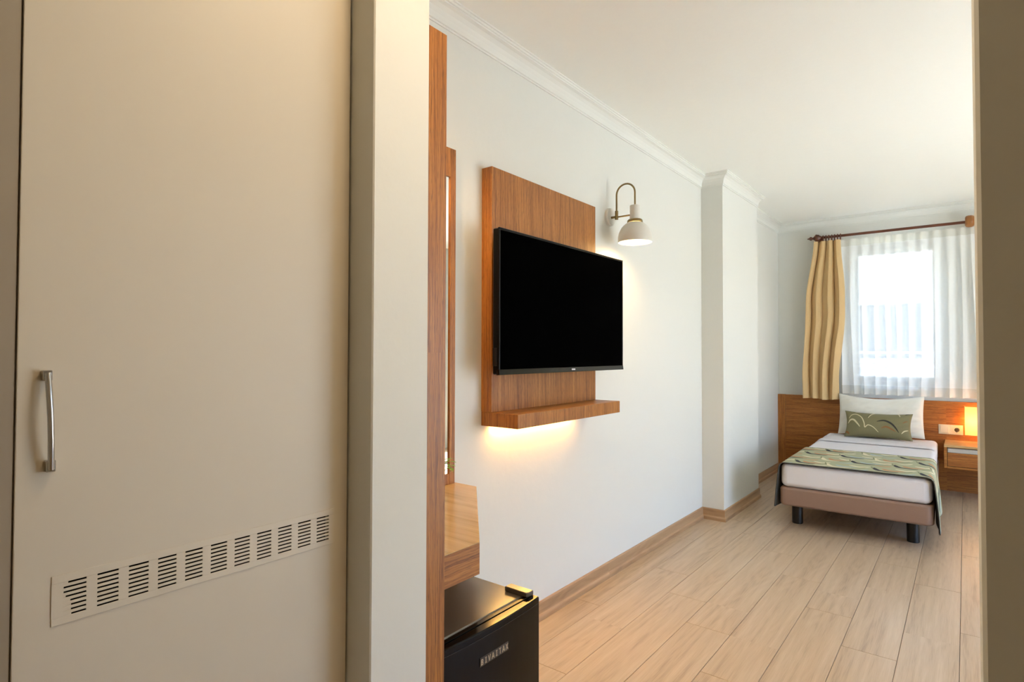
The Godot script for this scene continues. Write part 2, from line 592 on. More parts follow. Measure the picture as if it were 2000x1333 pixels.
# ---------------------------------------------------------------- shell
func build_shell() -> void:
	var T := 0.2
	var H := 3.0
	var s := new_st()
	bx(s, Vector3(XL - T, -0.15, ZW - T), Vector3(XL, H, 1.4))
	struct(s, "wall_left", M.wall_paint, "off-white plastered wall carrying the television panel")
	s = new_st()
	bx(s, Vector3(XL - 0.001, -0.05, Z2), Vector3(XC, H, Z1))
	struct(s, "wall_column", M.wall_paint, "shallow off-white wall column between television and bed")
	# window wall, with the opening of the window
	s = new_st()
	var ox0 := -0.985
	var ox1 := -0.135
	var oy0 := 0.955
	var oy1 := 2.43
	bx(s, Vector3(XL, -0.15, ZW - T), Vector3(ox0, H, ZW))
	bx(s, Vector3(ox1, -0.15, ZW - T), Vector3(XR, H, ZW))
	bx(s, Vector3(ox0, -0.15, ZW - T), Vector3(ox1, oy0, ZW))
	bx(s, Vector3(ox0, oy1, ZW - T), Vector3(ox1, H, ZW))
	struct(s, "wall_far", M.wall_paint, "off-white end wall with the curtained window above the headboard")
	# right wall with the balcony opening
	s = new_st()
	bx(s, Vector3(XR, -0.15, -2.4), Vector3(XR + T, H, ZP + 0.2))
	bx(s, Vector3(XR, -0.15, ZW - T), Vector3(XR + T, H, -5.4))
	bx(s, Vector3(XR, 2.25, -5.4), Vector3(XR + T, H, -2.4))
	struct(s, "wall_right", M.wall_paint, "off-white side wall with the glazed balcony opening")
	# partition between hall and room: short pier and the long part to the right
	s = new_st()
	bx(s, Vector3(XL, -0.05, -0.972), Vector3(-1.0185, H, -0.805), 0.003)
	struct(s, "wall_pier", M.wall_paint, "narrow off-white wall pier between wardrobe and wooden end panel")
	s = new_st()
	bx(s, Vector3(0.0115, -0.15, ZP), Vector3(XR + T, H, -0.805), 0.004)
	struct(s, "wall_partition", M.wall_paint, "shaded edge of the partition wall cropping the view beside the bed")
	# hall
	s = new_st()
	bx(s, Vector3(1.05, -0.15, -0.805), Vector3(1.25, H, 1.4))
	struct(s, "wall_hall_right", M.wall_paint, "off-white side wall of the entrance hall behind the viewer")
	s = new_st()
	bx(s, Vector3(XL - T, -0.15, 1.4), Vector3(1.25, H, 1.6))
	struct(s, "wall_back", M.wall_paint, "off-white back wall of the entrance hall")
	# ceiling, a little higher towards the window
	s = new_st()
	var za := 1.6
	var zb := -4.5
	var zc := ZW - T
	var x0 := XL - T
	var x1 := XR + T
	var lev := [[za, 2.712], [zb, 2.712], [zc, ceil_y(zc)]]
	for k in 2:
		var a: Array = lev[k]
		var b: Array = lev[k + 1]
		face(s, [Vector3(x0, a[1], a[0]), Vector3(x1, a[1], a[0]), Vector3(x1, b[1], b[0]), Vector3(x0, b[1], b[0])], Vector3.DOWN)
	face(s, [Vector3(x0, 3.02, za), Vector3(x1, 3.02, za), Vector3(x1, 3.02, zc), Vector3(x0, 3.02, zc)], Vector3.UP)
	face(s, [Vector3(x0, 2.712, za), Vector3(x1, 2.712, za), Vector3(x1, 3.02, za), Vector3(x0, 3.02, za)], Vector3.BACK)
	face(s, [Vector3(x0, ceil_y(zc), zc), Vector3(x1, ceil_y(zc), zc), Vector3(x1, 3.02, zc), Vector3(x0, 3.02, zc)], Vector3.FORWARD)
	for x in [x0, x1]:
		face(s, [Vector3(x, 2.712, za), Vector3(x, 2.712, zb), Vector3(x, ceil_y(zc), zc), Vector3(x, 3.02, zc), Vector3(x, 3.02, za)], Vector3(signf(x), 0, 0))
	struct(s, "ceiling", M.ceiling_paint, "plain off-white plastered ceiling of the room", "ceiling")

func build_floor() -> void:
	var s := new_st()
	bx(s, Vector3(XL - 0.1, -0.15, ZW - 0.1), Vector3(XR + 0.1, -0.006, 1.5))
	var fl := struct(s, "floor", M.joint, "light oak laminate floor of long boards", "floor")
	var pitch := 0.2085
	var starts := {-9: 0.0, -8: -3.318, -7: -3.02, -6: -2.74, -5: -2.356, -4: -3.285, -3: -2.95, -2: -4.0}
	for lane in range(-9, 12):
		var xa: float = -0.033 + (lane + 1) * pitch
		var xb: float = xa + pitch
		xa = maxf(xa, XL - 0.02)
		xb = minf(xb, XR + 0.02)
		if xb - xa < 0.01: continue
		var j: float = starts[lane] if starts.has(lane) else rng.randf_range(-3.3, -2.0)
		var z := j
		while z < 1.45: z += 1.32
		while z > ZW - 0.02:
			var z0 := maxf(z - 1.32, ZW - 0.02)
			var z1 := minf(z, 1.45)
			if z1 - z0 > 0.02:
				s = new_st()
				var off := Vector2(-xa + 0.208 * (rng.randi() % 4), rng.randf_range(0.0, 2.6))
				bx(s, Vector3(xa + 0.0008, -0.006, z0 + 0.0008), Vector3(xb - 0.0008, 0.0, z1 - 0.0008), 0.0011, 2, off)
				put(s, "plank", M.floor_oak, fl)
			z -= 1.32

func build_mouldings() -> void:
	# walls in plan, the room on the right-hand side of each run
	var runs := [
		[Vector3(XL, 0, -0.972), Vector3(XL, 0, Z1), Vector3(1, 0, 0), 1.0, -1.0, "left", "the main wall beside the television"],
		[Vector3(XL, 0, Z1), Vector3(XC, 0, Z1), Vector3(0, 0, 1), 1.0, 1.0, "column_near", "the near face of the wall column"],
		[Vector3(XC, 0, Z1), Vector3(XC, 0, Z2), Vector3(1, 0, 0), -1.0, 1.0, "column", "the long face of the wall column"],
		[Vector3(XC, 0, Z2), Vector3(XL, 0, Z2), Vector3(0, 0, -1), -1.0, -1.0, "column_far", "the far face of the wall column"],
		[Vector3(XL, 0, Z2), Vector3(XL, 0, ZW), Vector3(1, 0, 0), 1.0, -1.0, "recess", "the wall recess beside the bed"],
		[Vector3(XL, 0, ZW), Vector3(XR, 0, ZW), Vector3(0, 0, 1), 1.0, -1.0, "far", "the window wall"],
	]
	var crown := [Vector2(0.0, -0.098), Vector2(0.005, -0.098), Vector2(0.005, -0.090), Vector2(0.010, -0.088), Vector2(0.010, -0.079), Vector2(0.013, -0.062), Vector2(0.021, -0.044), Vector2(0.034, -0.031), Vector2(0.048, -0.026), Vector2(0.048, -0.020), Vector2(0.053, -0.018), Vector2(0.053, -0.009), Vector2(0.058, -0.007), Vector2(0.058, 0.003)]
	var skirt := [Vector2(0.018, 0.0), Vector2(0.018, 0.018), Vector2(0.0165, 0.024), Vector2(0.0105, 0.031), Vector2(0.0095, 0.036), Vector2(0.0095, 0.082), Vector2(0.006, 0.088), Vector2(0.0, 0.088)]
	var n := 0
	for r in runs:
		n += 1
		var a: Vector3 = r[0]
		var b: Vector3 = r[1]
		var s := new_st()
		sweep(s, a + Vector3.UP * ceil_y(a.z), b + Vector3.UP * ceil_y(b.z), r[2], r[3], r[4], crown)
		struct(s, "trim_%d" % n, M.crown_paint, "white stepped crown moulding along " + r[6], "moulding")
		if r[5] == "far":
			continue
		s = new_st()
		sweep(s, a, b, r[2], r[3], r[4], skirt, Vector2(0.1 * n, 0.4 * n))
		struct(s, "baseboard_" + r[5], M.baseboard_oak, "brown oak baseboard at the foot of " + r[6], "baseboard")

func build_windows() -> void:
	# window behind the sheer
	var w := thing("window_1", "white framed window glowing behind the sheer curtain", "window", Vector3(-0.56, 0.955, ZW - 0.12))
	meta(w, "", "", "", "structure")
	var hx := 0.425
	var hy := 1.475
	var f := new_st()
	for e in [[-hx, 0.0, -hx + 0.055, hy], [hx - 0.055, 0.0, hx, hy], [-hx + 0.055, 0.0, hx - 0.055, 0.055], [-hx + 0.055, hy - 0.055, hx - 0.055, hy]]:
		bx(f, Vector3(e[0], e[1], -0.035), Vector3(e[2], e[3], 0.035), 0.004)
	put(f, "window_frame", M.upvc, w)
	var g := new_st()
	var ix := hx - 0.05
	for e in [[-ix, 0.05, -ix + 0.06, hy - 0.05], [ix - 0.06, 0.05, ix, hy - 0.05], [-ix + 0.06, 0.05, ix - 0.06, 0.11], [-ix + 0.06, hy - 0.11, ix - 0.06, hy - 0.05]]:
		bx(g, Vector3(e[0], e[1], -0.02), Vector3(e[2], e[3], 0.05), 0.006)
	put(g, "window_sash", M.upvc, w)
	box("window_pane", Vector3(-ix + 0.055, 0.105, 0.008), Vector3(ix - 0.055, hy - 0.105, 0.012), M.glass, w)
	var s := new_st()
	bx(s, Vector3(-hx, -0.02, 0.035), Vector3(hx, 0.002, 0.14), 0.004)
	put(s, "window_sill", M.upvc, w)
	var hd := new_st()
	bx(hd, Vector3(ix - 0.045, 0.62, 0.05), Vector3(ix - 0.015, 0.69, 0.058), 0.003)
	tube(hd, [Vector3(ix - 0.03, 0.655, 0.055), Vector3(ix - 0.03, 0.655, 0.085), Vector3(ix - 0.03, 0.55, 0.087)], 0.008, 8)
	put(hd, "window_handle", M.upvc, w)
	# glazed balcony doors in the right wall, out of the frame: the room's main daylight
	var d := thing("window_2", "white framed three-leaf balcony door in the side wall", "window", Vector3(XR + 0.1, 0.0, -3.9))
	meta(d, "", "", "", "structure")
	var fr := new_st()
	for e in [[-1.5, 0.0, -1.44, 2.25], [1.44, 0.0, 1.5, 2.25], [-1.44, 2.19, 1.44, 2.25], [-1.44, 0.0, 1.44, 0.05], [-0.52, 0.05, -0.46, 2.19], [0.46, 0.05, 0.52, 2.19]]:
		bx(fr, Vector3(-0.035, e[1], e[0]), Vector3(0.035, e[3], e[2]), 0.004)
	put(fr, "window_frame", M.upvc, d)
	for sg in [-1.0, 0.0, 1.0]:
		var lf := new_st()
		var c: float = sg * 0.96
		for e in [[-0.445, 0.05, -0.375, 2.19], [0.375, 0.05, 0.445, 2.19], [-0.375, 0.05, 0.375, 0.13], [-0.375, 2.11, 0.375, 2.19]]:
			bx(lf, Vector3(-0.05, e[1], c + e[0]), Vector3(0.02, e[3], c + e[2]), 0.005)
		var leaf := put(lf, "window_sash", M.upvc, d)
		box("window_pane", Vector3(-0.012, 0.125, c - 0.38), Vector3(-0.008, 2.115, c + 0.38), M.glass, leaf)

func build_outside() -> void:
	var s := new_st()
	bx(s, Vector3(-40, -3.4, -45), Vector3(40, -3.2, 30))
	var gnd := put(s, "ground", M.concrete)
	meta(gnd, "pale paved ground outside the building", "ground", "", "structure")
	var b := thing("apartment_building", "pale apartment building faintly seen through the sheer curtain", "building", Vector3(-1.5, -3.2, -17.0))
	box("wall", Vector3(-9, 0, -6), Vector3(9, 11, 0), M.facade, b)
	for fl in 3:
		for k in 5:
			var x := -6.4 + k * 3.2
			var y := 1.0 + fl * 3.3
			var wdw := box("window", Vector3(x - 0.75, y, -0.02), Vector3(x + 0.75, y + 1.5, 0.03), M.upvc, b, 0.01)
			box("pane", Vector3(x - 0.67, y + 0.08, 0.0), Vector3(x - 0.03, y + 1.42, 0.04), M.facade_glass, wdw)
			box("pane", Vector3(x + 0.03, y + 0.08, 0.0), Vector3(x + 0.67, y + 1.42, 0.04), M.facade_glass, wdw)
		var by := 0.15 + fl * 3.3
		var bal := box("balcony", Vector3(-3.2, by, 0.0), Vector3(5.6, by + 0.18, 1.3), M.facade, b)
		var rl := new_st()
		for ry in [0.45, 0.75, 1.05]: bx(rl, Vector3(-3.2, by + ry, 1.22), Vector3(5.6, by + ry + 0.05, 1.27))
		for k in 9: bx(rl, Vector3(-3.2 + k * 1.095, by + 0.18, 1.22), Vector3(-3.15 + k * 1.095, by + 1.1, 1.27))
		put(rl, "railing", M.upvc, bal)


# ---------------------------------------------------------------- wardrobe
func build_wardrobe() -> void:
	var w := thing("wardrobe", "beige laminate wardrobe with a vented door and chrome bow handle", "wardrobe", Vector3(-1.1, 0, -0.5))
	# local: x 0 is the door front, z as in the room minus -0.5
	var zz := func(z: float) -> float: return z + 0.5
	box("back_panel", Vector3(-0.545, 0.0, zz.call(-0.80)), Vector3(-0.535, 2.6, zz.call(1.0)), M.dark_inside, w)
	box("side_panel", Vector3(-0.535, 0.0, zz.call(-0.803)), Vector3(-0.022, 2.6, zz.call(-0.787)), M.dark_inside, w)
	box("side_panel", Vector3(-0.535, 0.0, zz.call(0.98)), Vector3(-0.022, 2.6, zz.call(1.0)), M.wardrobe_stile, w)
	box("divider", Vector3(-0.535, 0.08, zz.call(-0.216)), Vector3(-0.024, 2.58, zz.call(-0.198)), M.dark_inside, w)
	box("top_panel", Vector3(-0.535, 2.58, zz.call(-0.787)), Vector3(-0.022, 2.6, zz.call(0.98)), M.wardrobe_stile, w)
	box("plinth", Vector3(-0.535, 0.0, zz.call(-0.787)), Vector3(-0.04, 0.08, zz.call(0.98)), M.wardrobe_stile, w)
	# vented door: four boards' worth of panel round a cut-out behind the grille
	var d := new_st()
	var z0 := -0.801
	var z1 := -0.222
	var gz0 := -0.76
	var gz1 := -0.274
	var gy0 := 0.884
	var gy1 := 0.952
	for e in [[z0, 0.085, gz0, 2.575], [gz1, 0.085, z1, 2.575], [gz0, 0.085, gz1, gy0], [gz0, gy1, gz1, 2.575]]:
		bx(d, Vector3(-0.02, e[1], zz.call(e[0])), Vector3(0, e[3], zz.call(e[2])))
	var door := put(d, "door", M.wardrobe_laminate, w)
	box("door_edge_band", Vector3(-0.02, 0.085, zz.call(z1)), Vector3(0.0, 2.575, zz.call(z1 + 0.0012)), M.wardrobe_laminate, door, 0.0005)
	# grille: 11 groups of 8 slots; paint has closed part of the slots in the first group
	var g := new_st()
	var ft := 0.0016
	var pz1 := -0.2665
	var pz0 := -0.767
	var rows := 8
	var top := 0.9425
	var step := 0.00705
	var half := 0.00145
	var groups := []
	for k in 11:
		var za := -0.2815 - k * 0.04425
		groups.append([za - 0.0298, za])
	# solid bands above, below, between groups
	bx(g, Vector3(0, top + half, zz.call(pz0)), Vector3(ft, 0.9563, zz.call(pz1)), 0.0004)
	var low := top - step * (rows - 1)
	bx(g, Vector3(0, 0.8803, zz.call(pz0)), Vector3(ft, low - half, zz.call(pz1)), 0.0004)
	var edge := pz1
	for k in 12:
		var nxt: float = groups[k][1] if k < 11 else pz0
		bx(g, Vector3(0, low - half, zz.call(nxt)), Vector3(ft, top + half, zz.call(edge)))
		if k < 11: edge = groups[k][0]
	for k in 11:
		for r in rows - 1:
			var yb := top - step * r - half
			bx(g, Vector3(0, yb - step + 2 * half, zz.call(groups[k][0])), Vector3(ft, yb, zz.call(groups[k][1])))
	# painted-over slot ends of the first group
	var fill := [0.006, 0.0, 0.0, 0.003, 0.009, 0.010, 0.010, 0.0105]
	for r in rows:
		if fill[r] > 0.0:
			var y: float = top - step * r
			bx(g, Vector3(0.0002, y - half, zz.call(groups[0][1] - fill[r])), Vector3(ft - 0.0006, y + half, zz.call(groups[0][1])))
	put(g, "vent_grille", M.grille_paint, door)
	# bow handle
	var h := new_st()
	var pts := []
	for k in 21:
		var t := k / 20.0
		pts.append(Vector3(0.012 + 0.008 * sin(PI * t), lerpf(1.268, 1.122, t), zz.call(lerpf(-0.2545, -0.2605, t))))
	tube(h, pts, 0.0043, 14)
	bx(h, Vector3(0, 1.256, zz.call(-0.2605)), Vector3(0.0135, 1.272, zz.call(-0.2485)), 0.0012)
	bx(h, Vector3(0, 1.118, zz.call(-0.2665)), Vector3(0.0135, 1.136, zz.call(-0.2545)), 0.0012)
	var hn := put(h, "handle", M.chrome, door)
	meta(hn, "chrome bow handle")
	# neighbouring door in the darker laminate
	box("door", Vector3(-0.024, 0.085, zz.call(-0.2195)), Vector3(-0.003, 2.575, zz.call(0.40)), M.wardrobe_stile, w, 0.001)
	box("door", Vector3(-0.024, 0.085, zz.call(0.404)), Vector3(-0.004, 2.575, zz.call(0.98)), M.wardrobe_stile, w, 0.001)
	box("shelf", Vector3(-0.53, 0.60, zz.call(-0.787)), Vector3(-0.04, 0.618, zz.call(-0.216)), M.dark_inside, w)
	box("inner_lining", Vector3(-0.535, 0.62, zz.call(-0.787)), Vector3(-0.53, 1.2, zz.call(-0.216)), M.dark_inside, w)


# ---------------------------------------------------------------- television wall
func build_tv_wall() -> void:
	var p := thing("television_wall_panel", "teak veneer wall panel with a narrow shelf below the television", "wall panel", Vector3(XL, 0.985, -2.33))
	var zz := func(z: float) -> float: return z + 2.33
	box("panel", Vector3(0, 0.06, zz.call(-2.768)), Vector3(0.058, 1.117, zz.call(-1.886)), M.veneer, p, 0.0015, 1, Vector2(0.3, 0.2))
	var shelf := new_st()
	bx(shelf, Vector3(0, 0.0, zz.call(-2.777)), Vector3(0.2, 0.06, zz.call(-1.887)), 0.0015, 1, Vector2(0.13, 0.9))
	put(shelf, "shelf", M.veneer, p)
	var strip := box("led_strip", Vector3(0.012, -0.008, zz.call(-2.62)), Vector3(0.022, 0.0, zz.call(-1.94)), M.led_glow, p, 0.001)
	meta(strip, "warm glowing light strip under the shelf")
	var al := AreaLight3D.new()
	al.name = "shelf_light"
	al.area_size = Vector2(0.66, 0.012)
	al.light_color = Color(1.0, 0.76, 0.40)
	al.light_energy = 0.17
	al.shadow_enabled = true
	al.set("area_range", 12.0)
	al.position = Vector3(0.017, -0.010, zz.call(-2.28))
	al.basis = Basis(Vector3(0, 0, 1), Vector3(1, 0, 0), Vector3(0, 1, 0))
	p.add_child(al)

	var t := thing("television", "black flat television mounted on the teak wall panel", "television", Vector3(-1.5, 1.21, -2.368))
	zz = func(z: float) -> float: return z + 2.368
	var z0: float = zz.call(-2.913)
	var z1: float = zz.call(-1.826)
	var b := new_st()
	bx(b, Vector3(-0.034, 0.0, z0), Vector3(-0.004, 0.605, z1), 0.004)
	bx(b, Vector3(-0.062, 0.04, z0 + 0.14), Vector3(-0.03, 0.44, z1 - 0.14), 0.012)
	put(b, "housing", M.tv_plastic, t)
	var fr := new_st()
	bx(fr, Vector3(-0.006, 0.597, z0), Vector3(0.001, 0.607, z1), 0.001)
	bx(fr, Vector3(-0.006, 0.02, z0), Vector3(0.001, 0.597, z0 + 0.009), 0.001)
	bx(fr, Vector3(-0.006, 0.02, z1 - 0.009), Vector3(0.001, 0.597, z1), 0.001)
	put(fr, "bezel", M.tv_plastic, t)
	var lo := new_st()
	for e in [[z0, z1]]:
		face(lo, [Vector3(0.001, 0.021, e[0]), Vector3(0.001, 0.021, e[1]), Vector3(0.004, -0.001, e[1]), Vector3(0.004, -0.001, e[0])], Vector3(1, 0.1, 0))
		face(lo, [Vector3(0.004, -0.001, e[0]), Vector3(0.004, -0.001, e[1]), Vector3(-0.012, -0.003, e[1]), Vector3(-0.012, -0.003, e[0])], Vector3.DOWN)
		face(lo, [Vector3(0.001, 0.021, e[0]), Vector3(0.001, 0.021, e[1]), Vector3(-0.012, 0.021, e[1]), Vector3(-0.012, 0.021, e[0])], Vector3.UP)
		for z in e:
			face(lo, [Vector3(0.001, 0.021, z), Vector3(0.004, -0.001, z), Vector3(-0.012, -0.003, z), Vector3(-0.012, 0.021, z)], Vector3(0, 0, z))
	put(lo, "lower_bezel", M.tv_bezel, t)
	box("screen", Vector3(-0.005, 0.02, z0 + 0.008), Vector3(-0.001, 0.599, z1 - 0.008), M.tv_screen, t)
	var mk := new_st()
	bx(mk, Vector3(0.0018, 0.007, zz.call(-2.408)), Vector3(0.0042, 0.014, zz.call(-2.378)))
	var logo := put(mk, "brand_mark", M.light_mark, t)
	meta(logo, "small pale maker's mark")
	var arm := new_st()
	bx(arm, Vector3(-0.09, 0.20, -0.12), Vector3(-0.06, 0.42, 0.12), 0.003)
	put(arm, "wall_mount", M.black_satin, t)
	# small side controls
	box("side_buttons", Vector3(-0.03, 0.035, z1), Vector3(-0.008, 0.11, z1 + 0.004), M.black_satin, t, 0.001)


func build_sconce(o: Vector3, label: String, energy: float) -> void:
	var t := thing("wall_sconce", label, "wall lamp", o, "wall sconces")
	var s := new_st()
	lathe(s, [Vector2(0.0, 0.0), Vector2(0.052, 0.0), Vector2(0.052, 0.014), Vector2(0.049, 0.019), Vector2(0.0, 0.019)], Vector3.ZERO, Vector3.RIGHT, 36, false)
	put(s, "wall_plate", M.lamp_enamel, t)
	s = new_st()
	tube(s, [Vector3(0.018, -0.004, 0), Vector3(0.054, -0.004, 0)], 0.007, 12)
	lathe(s, [Vector2(0.0, -0.016), Vector2(0.010, -0.016), Vector2(0.010, 0.034), Vector2(0.0, 0.034)], Vector3(0.052, -0.004, 0), Vector3.UP, 14, false)
	put(s, "bracket", M.brass, t)
	s = new_st()
	var pts := [Vector3(0.052, 0.0, 0), Vector3(0.052, 0.06, 0)]
	for k in 17:
		var a := PI - PI * k / 16.0
		pts.append(Vector3(0.1105 + 0.0585 * cos(a), 0.122 + 0.058 * sin(a), 0))
	pts.append(Vector3(0.169, 0.044, 0))
	tube(s, pts, 0.0052, 10)
	put(s, "arch_arm", M.brass, t)
	s = new_st()
	tube(s, [Vector3(0.052, -0.006, 0), Vector3(0.145, -0.006, 0)], 0.0048, 10)
	put(s, "cross_arm", M.brass, t)
	var c := Vector3(0.169, 0, 0)
	s = new_st()
	lathe(s, [Vector2(0.0, 0.045), Vector2(0.027, 0.045), Vector2(0.029, 0.043), Vector2(0.029, -0.042), Vector2(0.0, -0.042)], c, Vector3.UP, 28, false)
	put(s, "lamp_socket", M.lamp_enamel, t)
	s = new_st()
	lathe(s, [Vector2(0.0, -0.036), Vector2(0.038, -0.036), Vector2(0.043, -0.042), Vector2(0.044, -0.052), Vector2(0.0, -0.052)], c, Vector3.UP, 28, false)
	put(s, "collar", M.brass, t)
	s = new_st()
	var prof := []
	for k in 13:
		var a := deg_to_rad(lerpf(66.0, 2.0, k / 12.0))
		prof.append(Vector2(0.097 * cos(a), -0.152 + 0.108 * sin(a)))
	prof.append(Vector2(0.0955, -0.168))
	prof.append(Vector2(0.0935, -0.168))
	for k in 13:
		var a := deg_to_rad(lerpf(2.0, 70.0, k / 12.0))
		prof.append(Vector2(0.0945 * cos(a), -0.153 + 0.105 * sin(a)))
	lathe(s, prof, c, Vector3.UP, 40)
	put(s, "lamp_shade", M.lamp_enamel, t)
	s = new_st()
	var bp := []
	for k in 15:
		var a := -PI / 2 + PI * k / 14.0
		bp.append(Vector2(maxf(0.030 * cos(a), 0.0), -0.115 + 0.032 * sin(a)))
	lathe(s, bp, c, Vector3.UP, 20)
	put(s, "light_bulb", M.bulb_glow, t)
	var l := OmniLight3D.new()
	l.name = "sconce_light"
	l.light_color = Color(1.0, 0.84, 0.60)
	l.light_energy = energy
	l.light_size = 0.03
	l.omni_range = 14.0
	l.omni_attenuation = 2.0
	l.shadow_enabled = true
	l.position = c + Vector3(0, -0.115, 0)
	t.add_child(l)


func build_ceiling_lamp(at: Vector3, label: String, energy: float) -> void:
	# flush opal lamps, both above the frame
	var t := thing("ceiling_lamp", label, "ceiling lamp", at, "ceiling lamps")
	var s := new_st()
	lathe(s, [Vector2(0.0, 0.0), Vector2(0.15, 0.0), Vector2(0.15, -0.025), Vector2(0.14, -0.03), Vector2(0.0, -0.03)], Vector3.ZERO, Vector3.UP, 36, false)
	put(s, "base", M.lamp_enamel, t)
	s = new_st()
	var pr := []
	for k in 9:
		var a := PI / 2 * k / 8.0
		pr.append(Vector2(maxf(0.138 * cos(a), 0.0), -0.03 - 0.055 * sin(a)))
	lathe(s, pr, Vector3.ZERO, Vector3.UP, 36)
	put(s, "lamp_glass", M.opal_glow, t)
	var l := AreaLight3D.new()
	l.name = "ceiling_light"
	l.area_size = Vector2(0.24, 0.24)
	l.light_color = Color(1.0, 0.89, 0.74)
	l.light_energy = energy
	l.shadow_enabled = true
	l.set("area_range", 14.0)
	l.position = Vector3(0, -0.09, 0)
	l.basis = Basis(Vector3(1, 0, 0), Vector3(0, 0, -1), Vector3(0, 1, 0))
	t.add_child(l)


# ---------------------------------------------------------------- desk, mirror, end panel, plant
func build_desk_corner() -> void:
	# tall end panel against the pier
	var e := thing("wooden_end_panel", "tall teak end panel standing beside the narrow wall pier", "panel", Vector3(-1.35, 0, -1.01))
	box("board", Vector3(XL + 1.35, 0.0, 1.01 - 1.068), Vector3(-1.054 + 1.35, 2.128, 1.01 - 0.974), M.veneer, e, 0.0015, 1, Vector2(0.05, 0.7))
	# desk: far end cut on the slant
	var d := thing("desk", "teak desk with a slanted end above the black minibar", "desk", Vector3(-1.35, 0.0, -1.4))
	var plan := []
	for p in [Vector2(XL + 0.003, -1.0695), Vector2(-1.071, -1.0695), Vector2(-1.071, -1.222), Vector2(-1.522, -1.716), Vector2(XL + 0.003, -1.718)]:
		plan.append(p - Vector2(-1.35, -1.4))
	var s := new_st()
	prism(s, plan, 0.683, 0.7695, 0.001, 2, Vector2(0.2, 0.1))
	put(s, "desk_apron", M.veneer, d)
	s = new_st()
	prism(s, plan, 0.7695, 0.7725, 0.0008, 0, Vector2(0.45, 1.3))
	put(s, "desktop", M.desk_veneer, d)
	s = new_st()
	bx(s, Vector3(XL + 1.353, 0.0, -0.31), Vector3(XL + 1.373, 0.683, -0.29))
	put(s, "leg", M.veneer, d)
	# mirror
	var m := thing("framed_mirror", "tall wall mirror in a wide teak frame standing on the desk", "mirror", Vector3(XL, 0.7725, -1.39))
	s = new_st()
	var r0 := -1.706 + 1.39
	var r1 := -1.0695 + 1.39
	bx(s, Vector3(0, 0.0, r0), Vector3(0.018, 1.356, r0 + 0.032), 0.001, 1, Vector2(0.11, 0.3))
	bx(s, Vector3(0, 0.0, r1 - 0.032), Vector3(0.018, 1.356, r1), 0.001, 1, Vector2(0.31, 0.3))
	bx(s, Vector3(0, 1.238, r0 + 0.032), Vector3(0.018, 1.356, r1 - 0.032), 0.001, 1, Vector2(0.2, 0.3))
	bx(s, Vector3(0, 0.0, r0 + 0.032), Vector3(0.018, 0.042, r1 - 0.032), 0.001, 1, Vector2(0.2, 0.3))
	put(s, "frame", M.veneer, m)
	box("mirror_glass", Vector3(0.002, 0.042, r0 + 0.032), Vector3(0.012, 1.238, r1 - 0.032), M.mirror_glass, m)
	# plant on the desk, mostly behind the end panel
	var pl := thing("potted_plant", "small green potted plant peeking out behind the wooden end panel", "plant", Vector3(-1.50, 0.7725, -1.455))
	s = new_st()
	lathe(s, [Vector2(0, 0), Vector2(0.030, 0), Vector2(0.040, 0.062), Vector2(0.036, 0.062), Vector2(0.034, 0.052), Vector2(0.0, 0.052)], Vector3.ZERO, Vector3.UP, 24, false)
	put(s, "pot", M.pot_white, pl)
	s = new_st()
	lathe(s, [Vector2(0.0335, 0.050), Vector2(0.0, 0.054)], Vector3.ZERO, Vector3.UP, 20)
	put(s, "soil", M.soil, pl)
	var r := RandomNumberGenerator.new()
	r.seed = 3
	for k in 7:
		var a := TAU * k / 7.0 + 0.35
		var lean := r.randf_range(0.015, 0.04)
		var tip := Vector3(cos(a) * lean, r.randf_range(0.085, 0.14), sin(a) * lean)
		if k == 4: tip = Vector3(0.0, 0.135, -0.085)
		if k == 5: tip = Vector3(0.01, 0.112, -0.078)
		var st := new_st()
		tube(st, [Vector3(cos(a) * 0.01, 0.05, sin(a) * 0.01), tip * Vector3(0.6, 0.85, 0.6), tip], 0.0013, 6)
		var stem := put(st, "stem", M.leaf_green, pl)
		for q in 5:
			var b := a + (q - 2) * 0.9
			var dir := Vector3(cos(b), 0.25 + 0.12 * (q % 2), sin(b)).normalized()
			var base := tip - Vector3(0, 0.010 * (q % 3), 0)
			var lf := new_st()
			var sd := dir.cross(Vector3.UP).normalized()
			var len := r.randf_range(0.020, 0.030)
			grid(lf, 6, 4, func(u: float, v: float) -> Vector3:
				var wd := 0.0075 * sin(PI * pow(u, 0.8)) * (v * 2.0 - 1.0)
				return base + dir * len * u + sd * wd + Vector3.UP * (-0.010 * u * u + 0.15 * absf(wd)))
			put(lf, "leaf", M.leaf_green, stem)


